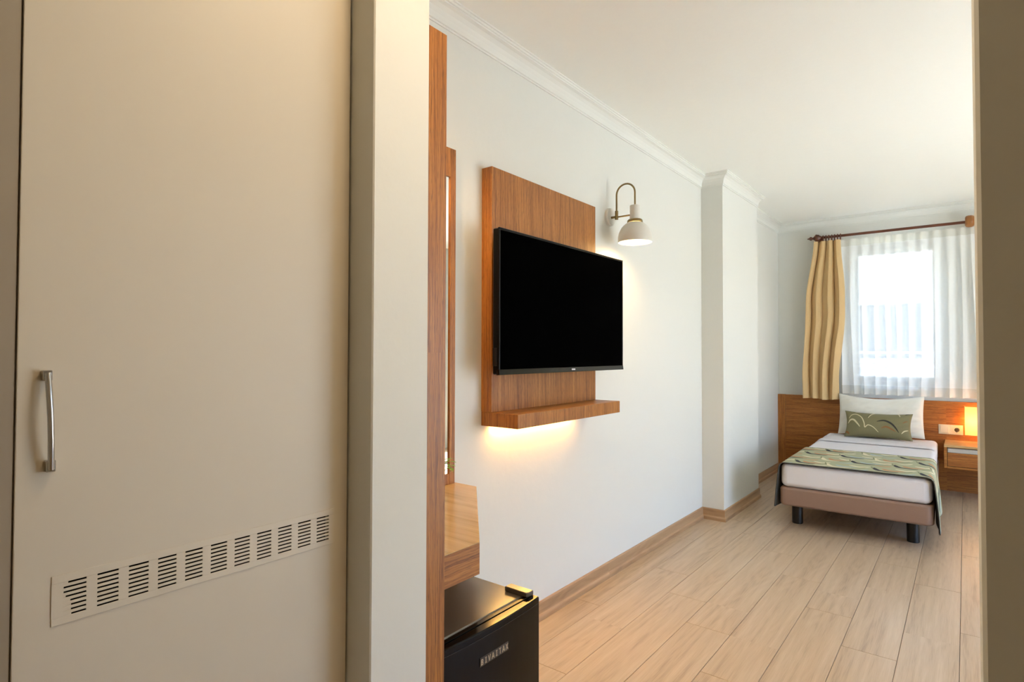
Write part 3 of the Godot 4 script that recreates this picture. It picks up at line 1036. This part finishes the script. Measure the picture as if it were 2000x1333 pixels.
func build_fridge() -> void:
	var t := thing("minibar_fridge", "glossy black minibar fridge under the desk", "fridge", Vector3(-1.33, 0, -1.285))
	var zz := func(z: float) -> float: return z + 1.285
	var xx := func(x: float) -> float: return x + 1.33
	var z0: float = zz.call(-1.500)
	var z1: float = zz.call(-1.072)
	box("cabinet", Vector3(xx.call(-1.60), 0.02, z0), Vector3(xx.call(-1.112), 0.530, z1), M.fridge_top, t, 0.003)
	# door with a bowed front
	var s := new_st()
	var nseg := 14
	var front := func(f: float) -> float: return xx.call(-1.066) + 0.010 * (1.0 - pow(2.0 * f - 1.0, 2.0))
	var xb: float = xx.call(-1.104)
	var ya := 0.045
	var yb := 0.531
	for k in nseg:
		var fa := float(k) / nseg
		var fb := float(k + 1) / nseg
		var za := lerpf(z0, z1, fa)
		var zb := lerpf(z0, z1, fb)
		var xa: float = front.call(fa)
		var xc: float = front.call(fb)
		face(s, [Vector3(xa, ya, za), Vector3(xc, ya, zb), Vector3(xc, yb - 0.003, zb), Vector3(xa, yb - 0.003, za)], Vector3.RIGHT)
		face(s, [Vector3(xa, yb - 0.003, za), Vector3(xc, yb - 0.003, zb), Vector3(xc - 0.003, yb, zb), Vector3(xa - 0.003, yb, za)], Vector3(1, 1, 0))
		face(s, [Vector3(xa - 0.003, yb, za), Vector3(xc - 0.003, yb, zb), Vector3(xb, yb, zb), Vector3(xb, yb, za)], Vector3.UP)
		face(s, [Vector3(xa, ya, za), Vector3(xc, ya, zb), Vector3(xb, ya, zb), Vector3(xb, ya, za)], Vector3.DOWN)
	for e in [[z0, 0.0, -1.0], [z1, 1.0, 1.0]]:
		var x: float = front.call(e[1])
		face(s, [Vector3(xb, ya, e[0]), Vector3(x, ya, e[0]), Vector3(x, yb - 0.003, e[0]), Vector3(x - 0.003, yb, e[0]), Vector3(xb, yb, e[0])], Vector3(0, 0, e[2]))
	face(s, [Vector3(xb, ya, z0), Vector3(xb, ya, z1), Vector3(xb, yb, z1), Vector3(xb, yb, z0)], Vector3.LEFT)
	var door := put(s, "door", M.black_gloss, t)
	# trim line below the door's upper edge, and recessed grip along the top
	var g := new_st()
	for k in nseg:
		var fa := float(k) / nseg
		var fb := float(k + 1) / nseg
		var a := Vector3(front.call(fa) + 0.0008, 0.512, lerpf(z0, z1, fa))
		var b := Vector3(front.call(fb) + 0.0008, 0.512, lerpf(z0, z1, fb))
		face(g, [a, b, b + Vector3(0, 0.0014, 0), a + Vector3(0, 0.0014, 0)], Vector3.RIGHT)
		face(g, [a, b, b - Vector3(0.003, 0, 0), a - Vector3(0.003, 0, 0)], Vector3.DOWN)
	put(g, "trim_line", M.black_satin, door)
	var grip := new_st()
	bx(grip, Vector3(xb + 0.007, yb - 0.0004, z0 + 0.012), Vector3(xb + 0.017, yb + 0.0025, z1 - 0.012), 0.001)
	put(grip, "top_ridge", M.black_gloss, door)
	box("gasket", Vector3(xx.call(-1.112), 0.05, z0 + 0.006), Vector3(xx.call(-1.104), 0.524, z1 - 0.006), M.black_satin, t)
	# hinge cover at the far corner
	var h := new_st()
	prism(h, [Vector2(xx.call(-1.178), zz.call(-1.468)), Vector2(xx.call(-1.092), zz.call(-1.468)), Vector2(xx.call(-1.088), zz.call(-1.476)), Vector2(xx.call(-1.088), zz.call(-1.500)), Vector2(xx.call(-1.178), zz.call(-1.500))], 0.5305, 0.546, 0.002)
	put(h, "hinge_cover", M.fridge_top, t)
	# badge
	var fz := func(z: float) -> float: return front.call((z - z0) / (z1 - z0))
	var ba := new_st()
	var q0: float = zz.call(-1.332)
	var q1: float = zz.call(-1.208)
	var bxp: float = maxf(fz.call(q0), fz.call((q0 + q1) / 2.0)) + 0.0004
	bx(ba, Vector3(bxp - 0.004, 0.4365, q0), Vector3(bxp + 0.0006, 0.4605, q1), 0.0004)
	var bdg := put(ba, "badge", M.badge_field, door)
	var word := "BIVAITAX"
	var font := SystemFont.new()
	font.font_names = PackedStringArray(["Droid Sans"])
	font.font_weight = 700
	for k in word.length():
		var tm := TextMesh.new()
		tm.text = word[k]
		tm.font = font
		tm.font_size = 24
		tm.pixel_size = 0.00095
		tm.depth = 0.0012
		var li := MeshInstance3D.new()
		li.name = "letter"
		li.mesh = tm
		li.material_override = M.badge_metal
		bdg.add_child(li, true)
		li.basis = Basis(Vector3(0, 0, -1), Vector3(0, 1, 0), Vector3(1, 0, 0)) * Basis.from_scale(Vector3(0.82, 1.0, 1.0))
		li.position = Vector3(bxp + 0.0008, 0.4485, lerpf(q1 - 0.0075, q0 + 0.0075, k / 7.0))
	# feet
	for x in [xx.call(-1.56), xx.call(-1.15)]:
		for z in [z0 + 0.04, z1 - 0.04]:
			s = new_st()
			lathe(s, [Vector2(0, 0), Vector2(0.018, 0), Vector2(0.016, 0.021), Vector2(0, 0.021)], Vector3(x, 0, z), Vector3.UP, 16, false)
			put(s, "foot", M.black_satin, t)


# ---------------------------------------------------------------- headboard, nightstand, lamp, switches
func build_headboard_corner() -> void:
	var zf := -6.9
	var t := thing("headboard", "long teak wall headboard with horizontal grain behind the single bed", "headboard", Vector3(0, 0, ZW + 0.003))
	var zl := zf - ZW - 0.003
	box("side_post", Vector3(XL + 0.001, 0.0, 0.0), Vector3(-1.572, 0.848, zl + 0.004), M.headboard_veneer, t, 0.001, 1, Vector2(0.1, 0.2))
	box("panel", Vector3(-1.571, 0.0, 0.0), Vector3(1.6, 0.846, zl), M.headboard_veneer, t, 0.001, 0, Vector2(0.4, 0.15))
	# nightstand fixed to the headboard
	var n := thing("nightstand", "teak nightstand with one drawer fixed beside the single bed", "nightstand", Vector3(0.09, 0.278, -6.688))
	var zz := func(z: float) -> float: return z + 6.69
	var x0 := -0.16 - 0.09
	var x1 := 0.34 - 0.09
	var z0: float = zz.call(zf)
	var z1: float = zz.call(-6.48)
	var s := new_st()
	bx(s, Vector3(x0, 0.186, z0), Vector3(x1, 0.206, z1), 0.001, 0, Vector2(0.2, 0.3))
	put(s, "top", M.desk_veneer, n)
	s = new_st()
	bx(s, Vector3(x0, 0.0, z0), Vector3(x0 + 0.022, 0.186, z1), 0.001, 0, Vector2(0.3, 0.5))
	bx(s, Vector3(x1 - 0.022, 0.0, z0), Vector3(x1, 0.186, z1), 0.001, 0, Vector2(0.3, 0.5))
	bx(s, Vector3(x0 + 0.022, 0.0, z0), Vector3(x1 - 0.022, 0.018, z1), 0.001, 0, Vector2(0.3, 0.5))
	bx(s, Vector3(x0 + 0.022, 0.018, z0), Vector3(x1 - 0.022, 0.186, z0 + 0.01), 0.0, 0)
	put(s, "body", M.veneer, n)
	var dr := box("drawer", Vector3(x0 + 0.025, 0.021, z0 + 0.02), Vector3(x1 - 0.025, 0.138, z1 - 0.006), M.headboard_veneer, n, 0.001, 0, Vector2(0.1, 0.9))
	box("handle_rail", Vector3(x0 + 0.025, 0.139, z1 - 0.03), Vector3(x1 - 0.025, 0.178, z1 - 0.012), M.aluminium, dr, 0.002)
	# bedside lamp on the headboard
	var l := thing("bedside_lamp", "glowing fabric-shaded wall lamp above the nightstand", "lamp", Vector3(0.045, 0.548, zf + 0.002))
	s = new_st()
	bx(s, Vector3(-0.03, 0.06, 0.0), Vector3(0.03, 0.20, 0.012), 0.002)
	put(s, "wall_plate", M.lamp_enamel, l)
	s = new_st()
	for e in [[-0.056, 0.012, -0.053, 0.098], [0.053, 0.012, 0.056, 0.098], [-0.053, 0.095, 0.053, 0.098]]:
		bx(s, Vector3(e[0], 0.0, e[1]), Vector3(e[2], 0.262, e[3]), 0.0008)
	put(s, "lamp_shade", M.shade_glow, l)
	s = new_st()
	var bp := []
	for k in 13:
		var a := -PI / 2 + PI * k / 12.0
		bp.append(Vector2(maxf(0.02 * cos(a), 0.0), 0.13 + 0.024 * sin(a)))
	lathe(s, bp, Vector3(0, 0, 0.055), Vector3.UP, 16)
	put(s, "light_bulb", M.bulb_glow, l)
	var ol := OmniLight3D.new()
	ol.name = "bedside_light"
	ol.light_color = Color(1.0, 0.72, 0.38)
	ol.light_energy = 0.013
	ol.light_size = 0.02
	ol.omni_range = 12.0
	ol.omni_attenuation = 2.0
	ol.shadow_enabled = true
	ol.position = Vector3(0, 0.13, 0.055)
	l.add_child(ol)
	# switch and socket
	var sw := thing("light_switch", "ivory light switch on the headboard next to the pillow", "switch", Vector3(-0.164, 0.58, zf))
	box("plate", Vector3(-0.046, -0.045, 0), Vector3(0.046, 0.045, 0.007), M.switch_ivory, sw, 0.0015)
	box("rocker", Vector3(-0.032, -0.032, 0.006), Vector3(0.032, 0.032, 0.011), M.switch_ivory, sw, 0.0015)
	var so := thing("power_socket", "ivory round power socket on the headboard between switch and lamp", "socket", Vector3(-0.071, 0.58, zf))
	box("plate", Vector3(-0.0465, -0.045, 0), Vector3(0.0465, 0.045, 0.007), M.switch_ivory, so, 0.0015)
	s = new_st()
	lathe(s, [Vector2(0.0, 0.0005), Vector2(0.0195, 0.0005), Vector2(0.0195, 0.007), Vector2(0.0225, 0.0095), Vector2(0.026, 0.0095), Vector2(0.026, 0.006)], Vector3.ZERO, Vector3.BACK, 28, false)
	put(s, "well", M.switch_ivory, so)
	s = new_st()
	lathe(s, [Vector2(0.0, 0.0078), Vector2(0.0192, 0.0072)], Vector3.ZERO, Vector3.BACK, 24, false)
	put(s, "well_floor", M.socket_dark, so)
	for sg in [-1.0, 1.0]:
		box("contact", Vector3(-0.003, sg * 0.018 - 0.004, 0.007), Vector3(0.003, sg * 0.018 + 0.004, 0.0105), M.chrome, so)


# ---------------------------------------------------------------- bed
func rounded_slab(s: SurfaceTool, lo: Vector3, hi: Vector3, rp: float, re: float, bulge := 0.0, nse: FastNoiseLite = null, amp := 0.0) -> void:
	# a slab with rounded plan corners (rp) and rounded rims (re); closed on top and bottom by a grid
	var c := (lo + hi) / 2.0
	var h := (hi - lo) / 2.0
	var per := []   # perimeter: [position in plan, normal]
	for q in [[1, 1], [-1, 1], [-1, -1], [1, -1]]:
		var a0 := atan2(q[1], q[0]) - PI / 4
		for k in 7:
			var a := a0 + PI / 2 * k / 6.0
			per.append([Vector2(q[0] * (h.x - rp) + rp * cos(a), q[1] * (h.z - rp) + rp * sin(a)), Vector2(cos(a), sin(a))])
	# finer along the sides
	var fine := []
	for k in per.size():
		var p: Array = per[k]
		var q: Array = per[(k + 1) % per.size()]
		fine.append(p)
		var dist: float = p[0].distance_to(q[0])
		var n := int(dist / 0.06)
		for j in range(1, n): fine.append([p[0].lerp(q[0], float(j) / n), p[1]])
	var prof := []   # inset, height, normal(out, up)
	for k in 6:
		var a := -PI / 2 + PI / 2 * k / 5.0
		prof.append([re * (1.0 - cos(a)), -h.y + re + re * sin(a)])
	for k in 6:
		var a := PI / 2 * k / 5.0
		prof.append([re * (1.0 - cos(a)), h.y - re + re * sin(a)])
	# then towards the middle on top
	var cnt := fine.size()
	var nring := prof.size()
	var f := func(u: float, v: float) -> Vector3:
		var i := int(round(u * cnt)) % cnt
		var jf := v * (nring + 7)
		var j := int(round(jf))
		var p: Vector2 = fine[i][0]
		var n: Vector2 = fine[i][1]
		var inset := 0.0
		var y := 0.0
		var shrink := 1.0
		if j < nring:
			inset = prof[j][0]
			y = prof[j][1]
			inset -= bulge * (1.0 - pow(clampf(y / h.y, -1.0, 1.0), 2.0))
		else:
			inset = prof[nring - 1][0]
			y = h.y
			shrink = 1.0 - float(j - nring + 1) / 8.0
		var w := (p - n * inset) * shrink
		var P := c + Vector3(w.x, y, w.y)
		if nse != null:
			var d := nse.get_noise_3dv(P * 100.0) * amp
			P += Vector3(n.x, 1.0, n.y) * d if j >= nring - 3 else Vector3(n.x, 0, n.y) * d
		return P
	grid(s, cnt, nring + 7, f, Vector2.ONE, true, true)
	var bot := []
	for k in cnt:
		var p: Vector2 = fine[k][0] - fine[k][1] * re
		bot.append(c + Vector3(p.x, -h.y, p.y))
	face(s, bot, Vector3.DOWN)

func pillow_mesh(s: SurfaceTool, w: float, h: float, th: float, nse: FastNoiseLite, amp: float, pin := 0.045, sag := 0.0) -> void:
	for side in [1.0, -1.0]:
		var f := func(u: float, v: float) -> Vector3:
			var a := u * 2.0 - 1.0
			var b := v * 2.0 - 1.0
			var pinch := 1.0 - pin * (1.0 - a * a) * absf(b) * absf(b)
			var pinch2 := 1.0 - pin * 0.7 * (1.0 - b * b) * absf(a) * absf(a)
			var e := pow(maxf(1.0 - pow(absf(a), 2.6), 0.0), 0.55) * pow(maxf(1.0 - pow(absf(b), 2.6), 0.0), 0.55)
			var x := a * w / 2.0 * pinch2
			var y := b * h / 2.0 * pinch
			if b > 0.0: y -= sag * (1.0 - a * a) * b
			var n := (nse.get_noise_2d(x * 100.0 + side * 50.0, y * 100.0) + 0.6 * nse.get_noise_2d((x + y * 2.2) * 60.0 + 300.0, (y - x * 0.5) * 330.0)) * amp * minf(1.0, e * 3.0)
			return Vector3(x, y, side * (e * th / 2.0 + 0.0015) + n * side)
		var nu := 64
		var nv := 44
		# grid in uv with v flipped so that textures stand upright
		var g := func(u: float, v: float) -> Vector3: return f.call(u, 1.0 - v)
		grid(s, nu, nv, g, Vector2.ONE, side > 0.0)

func build_bed() -> void:
	var turn := deg_to_rad(1.0)
	# base
	var origin := Vector3(-0.657, 0, -5.7)
	var bed := thing("single_bed", "brown leatherette single bed base on black round legs", "bed", origin)
	bed.rotation.y = turn
	var zfront := 1.035
	var zback := -1.12
	var s := new_st()
	rounded_slab(s, Vector3(-0.467, 0.168, zback), Vector3(0.467, 0.305, zfront), 0.045, 0.018, 0.004)
	put(s, "base", M.bed_leatherette, bed)
	for p in [Vector2(-0.385, 0.825), Vector2(0.345, 0.825), Vector2(-0.385, -0.85), Vector2(0.345, -0.85)]:
		s = new_st()
		lathe(s, [Vector2(0, 0), Vector2(0.036, 0), Vector2(0.038, 0.003), Vector2(0.038, 0.17), Vector2(0, 0.17)], Vector3(p.x, 0, p.y), Vector3.UP, 28, false)
		put(s, "leg", M.black_satin, bed)
	# mattress under a white sheet
	var mt := thing("mattress", "thick mattress covered by a white sheet on the single bed", "mattress", origin + Vector3(0, 0.306, 0))
	mt.rotation.y = turn
	s = new_st()
	var mx := 0.458
	var mtop := 0.172
	rounded_slab(s, Vector3(-mx, 0.0, zback + 0.03), Vector3(mx, mtop, zfront - 0.005), 0.05, 0.035, 0.006, noise(0.06, 51, 2), 0.0025)
	put(s, "body", M.sheet_white, mt)
	var sh := new_st()
	var tw := noise(0.02, 52, 2)
	for lay in [[0.0045, false]]:
		grid(sh, 50, 10, func(u: float, v: float) -> Vector3:
			var x := lerpf(-mx - 0.006, mx + 0.006, u)
			var z := lerpf(-0.60, -0.40, v) + 0.006 * tw.get_noise_2d(x * 100.0, 3.0)
			var ex := maxf(absf(x) - (mx - 0.04), 0.0) / 0.046
			var y: float = mtop + 0.006 - 0.042 * (1.0 - sqrt(maxf(1.0 - ex * ex, 0.0)))
			y += 0.003 * sin(PI * v)
			return Vector3(x, y, z), Vector2.ONE, true)
	put(sh, "sheet_fold", M.sheet_white, mt)
	# runner across the foot
	var rn := thing("bed_runner", "sage green bed runner with brushed arcs draped over the bed foot", "bed runner", origin + Vector3(0, 0.306, 0))
	rn.rotation.y = turn
	var rz0 := zfront + 0.006
	var rz1 := 0.165
	var prof := []
	# cross section from the left hem over the top to the right hem: points and lengths
	prof.append(Vector2(-mx - 0.030, -0.150))
	prof.append(Vector2(-mx - 0.026, -0.05))
	prof.append(Vector2(-mx - 0.018, 0.06))
	prof.append(Vector2(-mx - 0.012, mtop - 0.035))
	for k in 6:
		var a := PI - PI / 2 * (k + 1) / 6.0
		prof.append(Vector2(-mx + 0.026 + 0.036 * cos(a), mtop - 0.028 + 0.036 * sin(a)))
	for k in 11: prof.append(Vector2(lerpf(-mx + 0.05, mx - 0.05, k / 10.0), mtop + 0.0085))
	for k in 6:
		var a := PI / 2 - PI / 2 * k / 6.0
		prof.append(Vector2(mx - 0.026 + 0.036 * cos(a), mtop - 0.028 + 0.036 * sin(a)))
	prof.append(Vector2(mx + 0.012, mtop - 0.035))
	prof.append(Vector2(mx + 0.018, 0.06))
	prof.append(Vector2(mx + 0.024, -0.06))
	prof.append(Vector2(mx + 0.026, -0.178))
	var cum := [0.0]
	for k in range(1, prof.size()): cum.append(cum[k - 1] + prof[k - 1].distance_to(prof[k]))
	var total: float = cum[cum.size() - 1]
	var wav := noise(0.02, 53, 2)
	var section := func(u: float, v: float, off: float) -> Vector3:
		var l := u * total
		var k := 0
		while k < prof.size() - 2 and cum[k + 1] < l: k += 1
		var t: float = (l - cum[k]) / maxf(cum[k + 1] - cum[k], 1e-6)
		var p: Vector2 = prof[k].lerp(prof[k + 1], clampf(t, 0.0, 1.0))
		var e: Vector2 = (prof[k + 1] - prof[k]).normalized()
		var n := Vector2(-e.y, e.x)
		var z := lerpf(rz0, rz1, v) + 0.010 * wav.get_noise_2d(u * 60.0, v * 10.0 + 40.0) * (1.0 if v > 0.5 else 0.5)
		var w := 0.0025 * wav.get_noise_2d(u * 130.0, v * 90.0)
		var hang := clampf((mtop - 0.03 - p.y) / 0.3, 0.0, 1.0)
		w += 0.012 * hang * sin(v * 9.0 + (1.0 if p.x > 0 else 2.5))
		p += n * (off + w + (0.004 * hang if off > 0 else 0.0))
		return Vector3(p.x, p.y, z)
	s = new_st()
	grid(s, 110, 26, func(u: float, v: float) -> Vector3: return section.call(u, v, 0.003), Vector2(1.0, 1.0), false)
	var face_ := put(s, "printed_face", M.runner_print, rn)
	s = new_st()
	grid(s, 110, 26, func(u: float, v: float) -> Vector3: return section.call(u, v, -0.002), Vector2.ONE, true)
	put(s, "lining", M.lining, rn)
	for v in [0.0, 1.0]:
		var pts := []
		for k in 81: pts.append(section.call(k / 80.0, v, 0.0005))
		s = new_st()
		tube(s, pts, 0.0036, 8)
		put(s, "piping", M.lining, rn)
	for u in [0.0, 1.0]:
		var pts := []
		for k in 21: pts.append(section.call(u, k / 20.0, 0.0005))
		s = new_st()
		tube(s, pts, 0.0036, 8)
		put(s, "piping", M.lining, rn)
	# pillow and cushion
	var pw := thing("pillow", "white pillow leaning against the headboard behind the green cushion", "pillow", Vector3(-0.670, 0.690, -6.752))
	pw.basis = Basis.from_euler(Vector3(deg_to_rad(-16.0), deg_to_rad(1.5), deg_to_rad(0.3)))
	s = new_st()
	pillow_mesh(s, 0.72, 0.415, 0.135, noise(0.03, 61, 3), 0.016, 0.05, 0.035)
	put(s, "pillowcase", M.pillow_white, pw)
	var cu := thing("cushion", "small olive green cushion with brushed cream and black arcs", "cushion", Vector3(-0.673, 0.606, -6.585))
	cu.basis = Basis.from_euler(Vector3(deg_to_rad(-20.0), deg_to_rad(1.0), deg_to_rad(0.0)))
	s = new_st()
	pillow_mesh(s, 0.56, 0.262, 0.11, noise(0.04, 62, 2), 0.005, 0.10, 0.006)
	put(s, "cushion_cover", M.cushion_print, cu)


# ---------------------------------------------------------------- curtains
func build_curtains() -> void:
	var zr := -6.825
	var yr := 2.527
	var rod := thing("curtain_rod", "dark wooden curtain rod with turned finial above the window", "curtain rod", Vector3(-0.5, yr, zr))
	var s := new_st()
	tube(s, [Vector3(-0.72, 0, 0), Vector3(0.95, 0, 0)], 0.0135, 14)
	put(s, "pole", M.rod_wood, rod)
	for sg in [-1.0, 1.0]:
		s = new_st()
		var at := Vector3(-0.70 if sg < 0 else 0.95, 0, 0)
		lathe(s, [Vector2(0.0, -0.01), Vector2(0.020, -0.01), Vector2(0.022, 0.0), Vector2(0.034, 0.012), Vector2(0.038, 0.028), Vector2(0.034, 0.044), Vector2(0.020, 0.058), Vector2(0.012, 0.066), Vector2(0.012, 0.074), Vector2(0.019, 0.082), Vector2(0.021, 0.090), Vector2(0.015, 0.100), Vector2(0.008, 0.106), Vector2(0.006, 0.118), Vector2(0.0, 0.125)], at, Vector3(sg, 0, 0), 24)
		put(s, "finial", M.rod_wood, rod)
	for bxx in [-0.735, 0.545, 0.93]:
		s = new_st()
		var br := 0.036 if bxx < 0 else 0.055
		var bw := 0.010 if bxx < 0 else 0.034
		lathe(s, [Vector2(0.0, -bw), Vector2(br * 0.72, -bw), Vector2(br * 0.93, -bw * 0.75), Vector2(br, -bw * 0.3), Vector2(br, bw * 0.3), Vector2(br * 0.93, bw * 0.75), Vector2(br * 0.72, bw), Vector2(0.0, bw)], Vector3(bxx, 0.004, 0), Vector3.RIGHT, 26)
		tube(s, [Vector3(bxx, 0.0, 0), Vector3(bxx, 0.0, ZW - zr)], 0.014, 12)
		lathe(s, [Vector2(0, 0), Vector2(0.036, 0), Vector2(0.032, 0.014), Vector2(0, 0.014)], Vector3(bxx, 0.0, ZW - zr), Vector3.BACK, 24, false)
		put(s, "bracket", M.bracket_wood if bxx > 0 else M.rod_wood, rod)
	for k in 7:
		s = new_st()
		var ring := []
		var cx := -0.672 + k * 0.027
		for i in 25: ring.append(Vector3(cx + 0.004 * sin(TAU * i / 24.0), -0.010 + 0.027 * cos(TAU * i / 24.0), 0.027 * sin(TAU * i / 24.0)))
		tube(s, ring, 0.0062, 8, false)
		put(s, "ring", M.rod_wood, rod)
	# beige side curtain, gathered
	var cur := thing("beige_curtain", "gathered beige curtain hanging beside the window", "curtain", Vector3(-1.16, 0.825, zr))
	var wav := noise(0.012, 71, 2)
	var fold := func(u: float, v: float) -> Vector3:
		# u across, v 0 at the top .. 1 at the hem
		var left := lerpf(-1.25, -1.325, smoothstep(0.0, 0.4, v)) - 0.037 * smoothstep(0.4, 1.0, v)
		var right := lerpf(-1.012, -0.985, smoothstep(0.0, 0.35, v)) - 0.064 * smoothstep(0.45, 0.9, v)
		var uu := u + 0.03 * wav.get_noise_2d(u * 80.0, v * 120.0)
		var ph := uu * TAU * 3.4 + 0.9 + 1.6 * wav.get_noise_2d(u * 40.0 + 9.0, v * 70.0)
		var amp := lerpf(0.028, 0.042, v) * (1.0 + 0.35 * sin(uu * 9.0 + 1.0))
		var x := lerpf(left, right, u) + 0.016 * sin(ph * 2.0 + 0.8) * (0.5 + 0.5 * v)
		var z := zr + 0.012 + amp * (sin(ph) + 0.3 * sin(ph * 2.0 + 1.0 + 3.0 * wav.get_noise_2d(u * 20.0, v * 60.0)))
		var y := lerpf(2.486, 0.822 + 0.006 * sin(u * 7.0), v)
		return Vector3(x + 1.16, y - 0.825, z - zr)
	s = new_st()
	grid(s, 150, 40, fold, Vector2.ONE, false)
	put(s, "drape", M.curtain_beige, cur)
	s = new_st()
	grid(s, 90, 6, func(u: float, v: float) -> Vector3:
		var p: Vector3 = fold.call(u, v * 0.028)
		return p + Vector3(0, 0.0, 0.004), Vector2.ONE, false)
	put(s, "header_tape", M.curtain_beige, cur)
	# sheer
	var sh := thing("sheer_curtain", "translucent white sheer curtain covering the window", "curtain", Vector3(-0.4, 0.885, zr - 0.03))
	var sf := func(u: float, v: float) -> Vector3:
		var x := lerpf(-1.03, 0.62, u)
		var ph := u * TAU * 17.0 + 2.2 * wav.get_noise_2d(u * 260.0 + 50.0, v * 30.0)
		var amp := lerpf(0.012, 0.024, smoothstep(0.0, 0.3, v))
		var z := -0.005 + amp * sin(ph) + 0.008 * wav.get_noise_2d(u * 200.0, v * 60.0 + 30.0)
		x += 0.012 * cos(ph) * v + 0.012 * wav.get_noise_2d(u * 150.0 + 300.0, v * 50.0)
		return Vector3(x + 0.4, lerpf(2.487, 0.885, v) - 0.885, z)
	s = new_st()
	grid(s, 300, 14, func(u: float, v: float) -> Vector3: return sf.call(u, lerpf(0.045, 0.945, v)))
	put(s, "voile", M.sheer, sh)
	s = new_st()
	grid(s, 300, 2, func(u: float, v: float) -> Vector3: return sf.call(u, lerpf(0.0, 0.045, v)))
	put(s, "header_tape", M.sheer_hem, sh)
	s = new_st()
	grid(s, 300, 2, func(u: float, v: float) -> Vector3: return sf.call(u, lerpf(0.945, 1.0, v)))
	put(s, "hem", M.sheer_hem, sh)
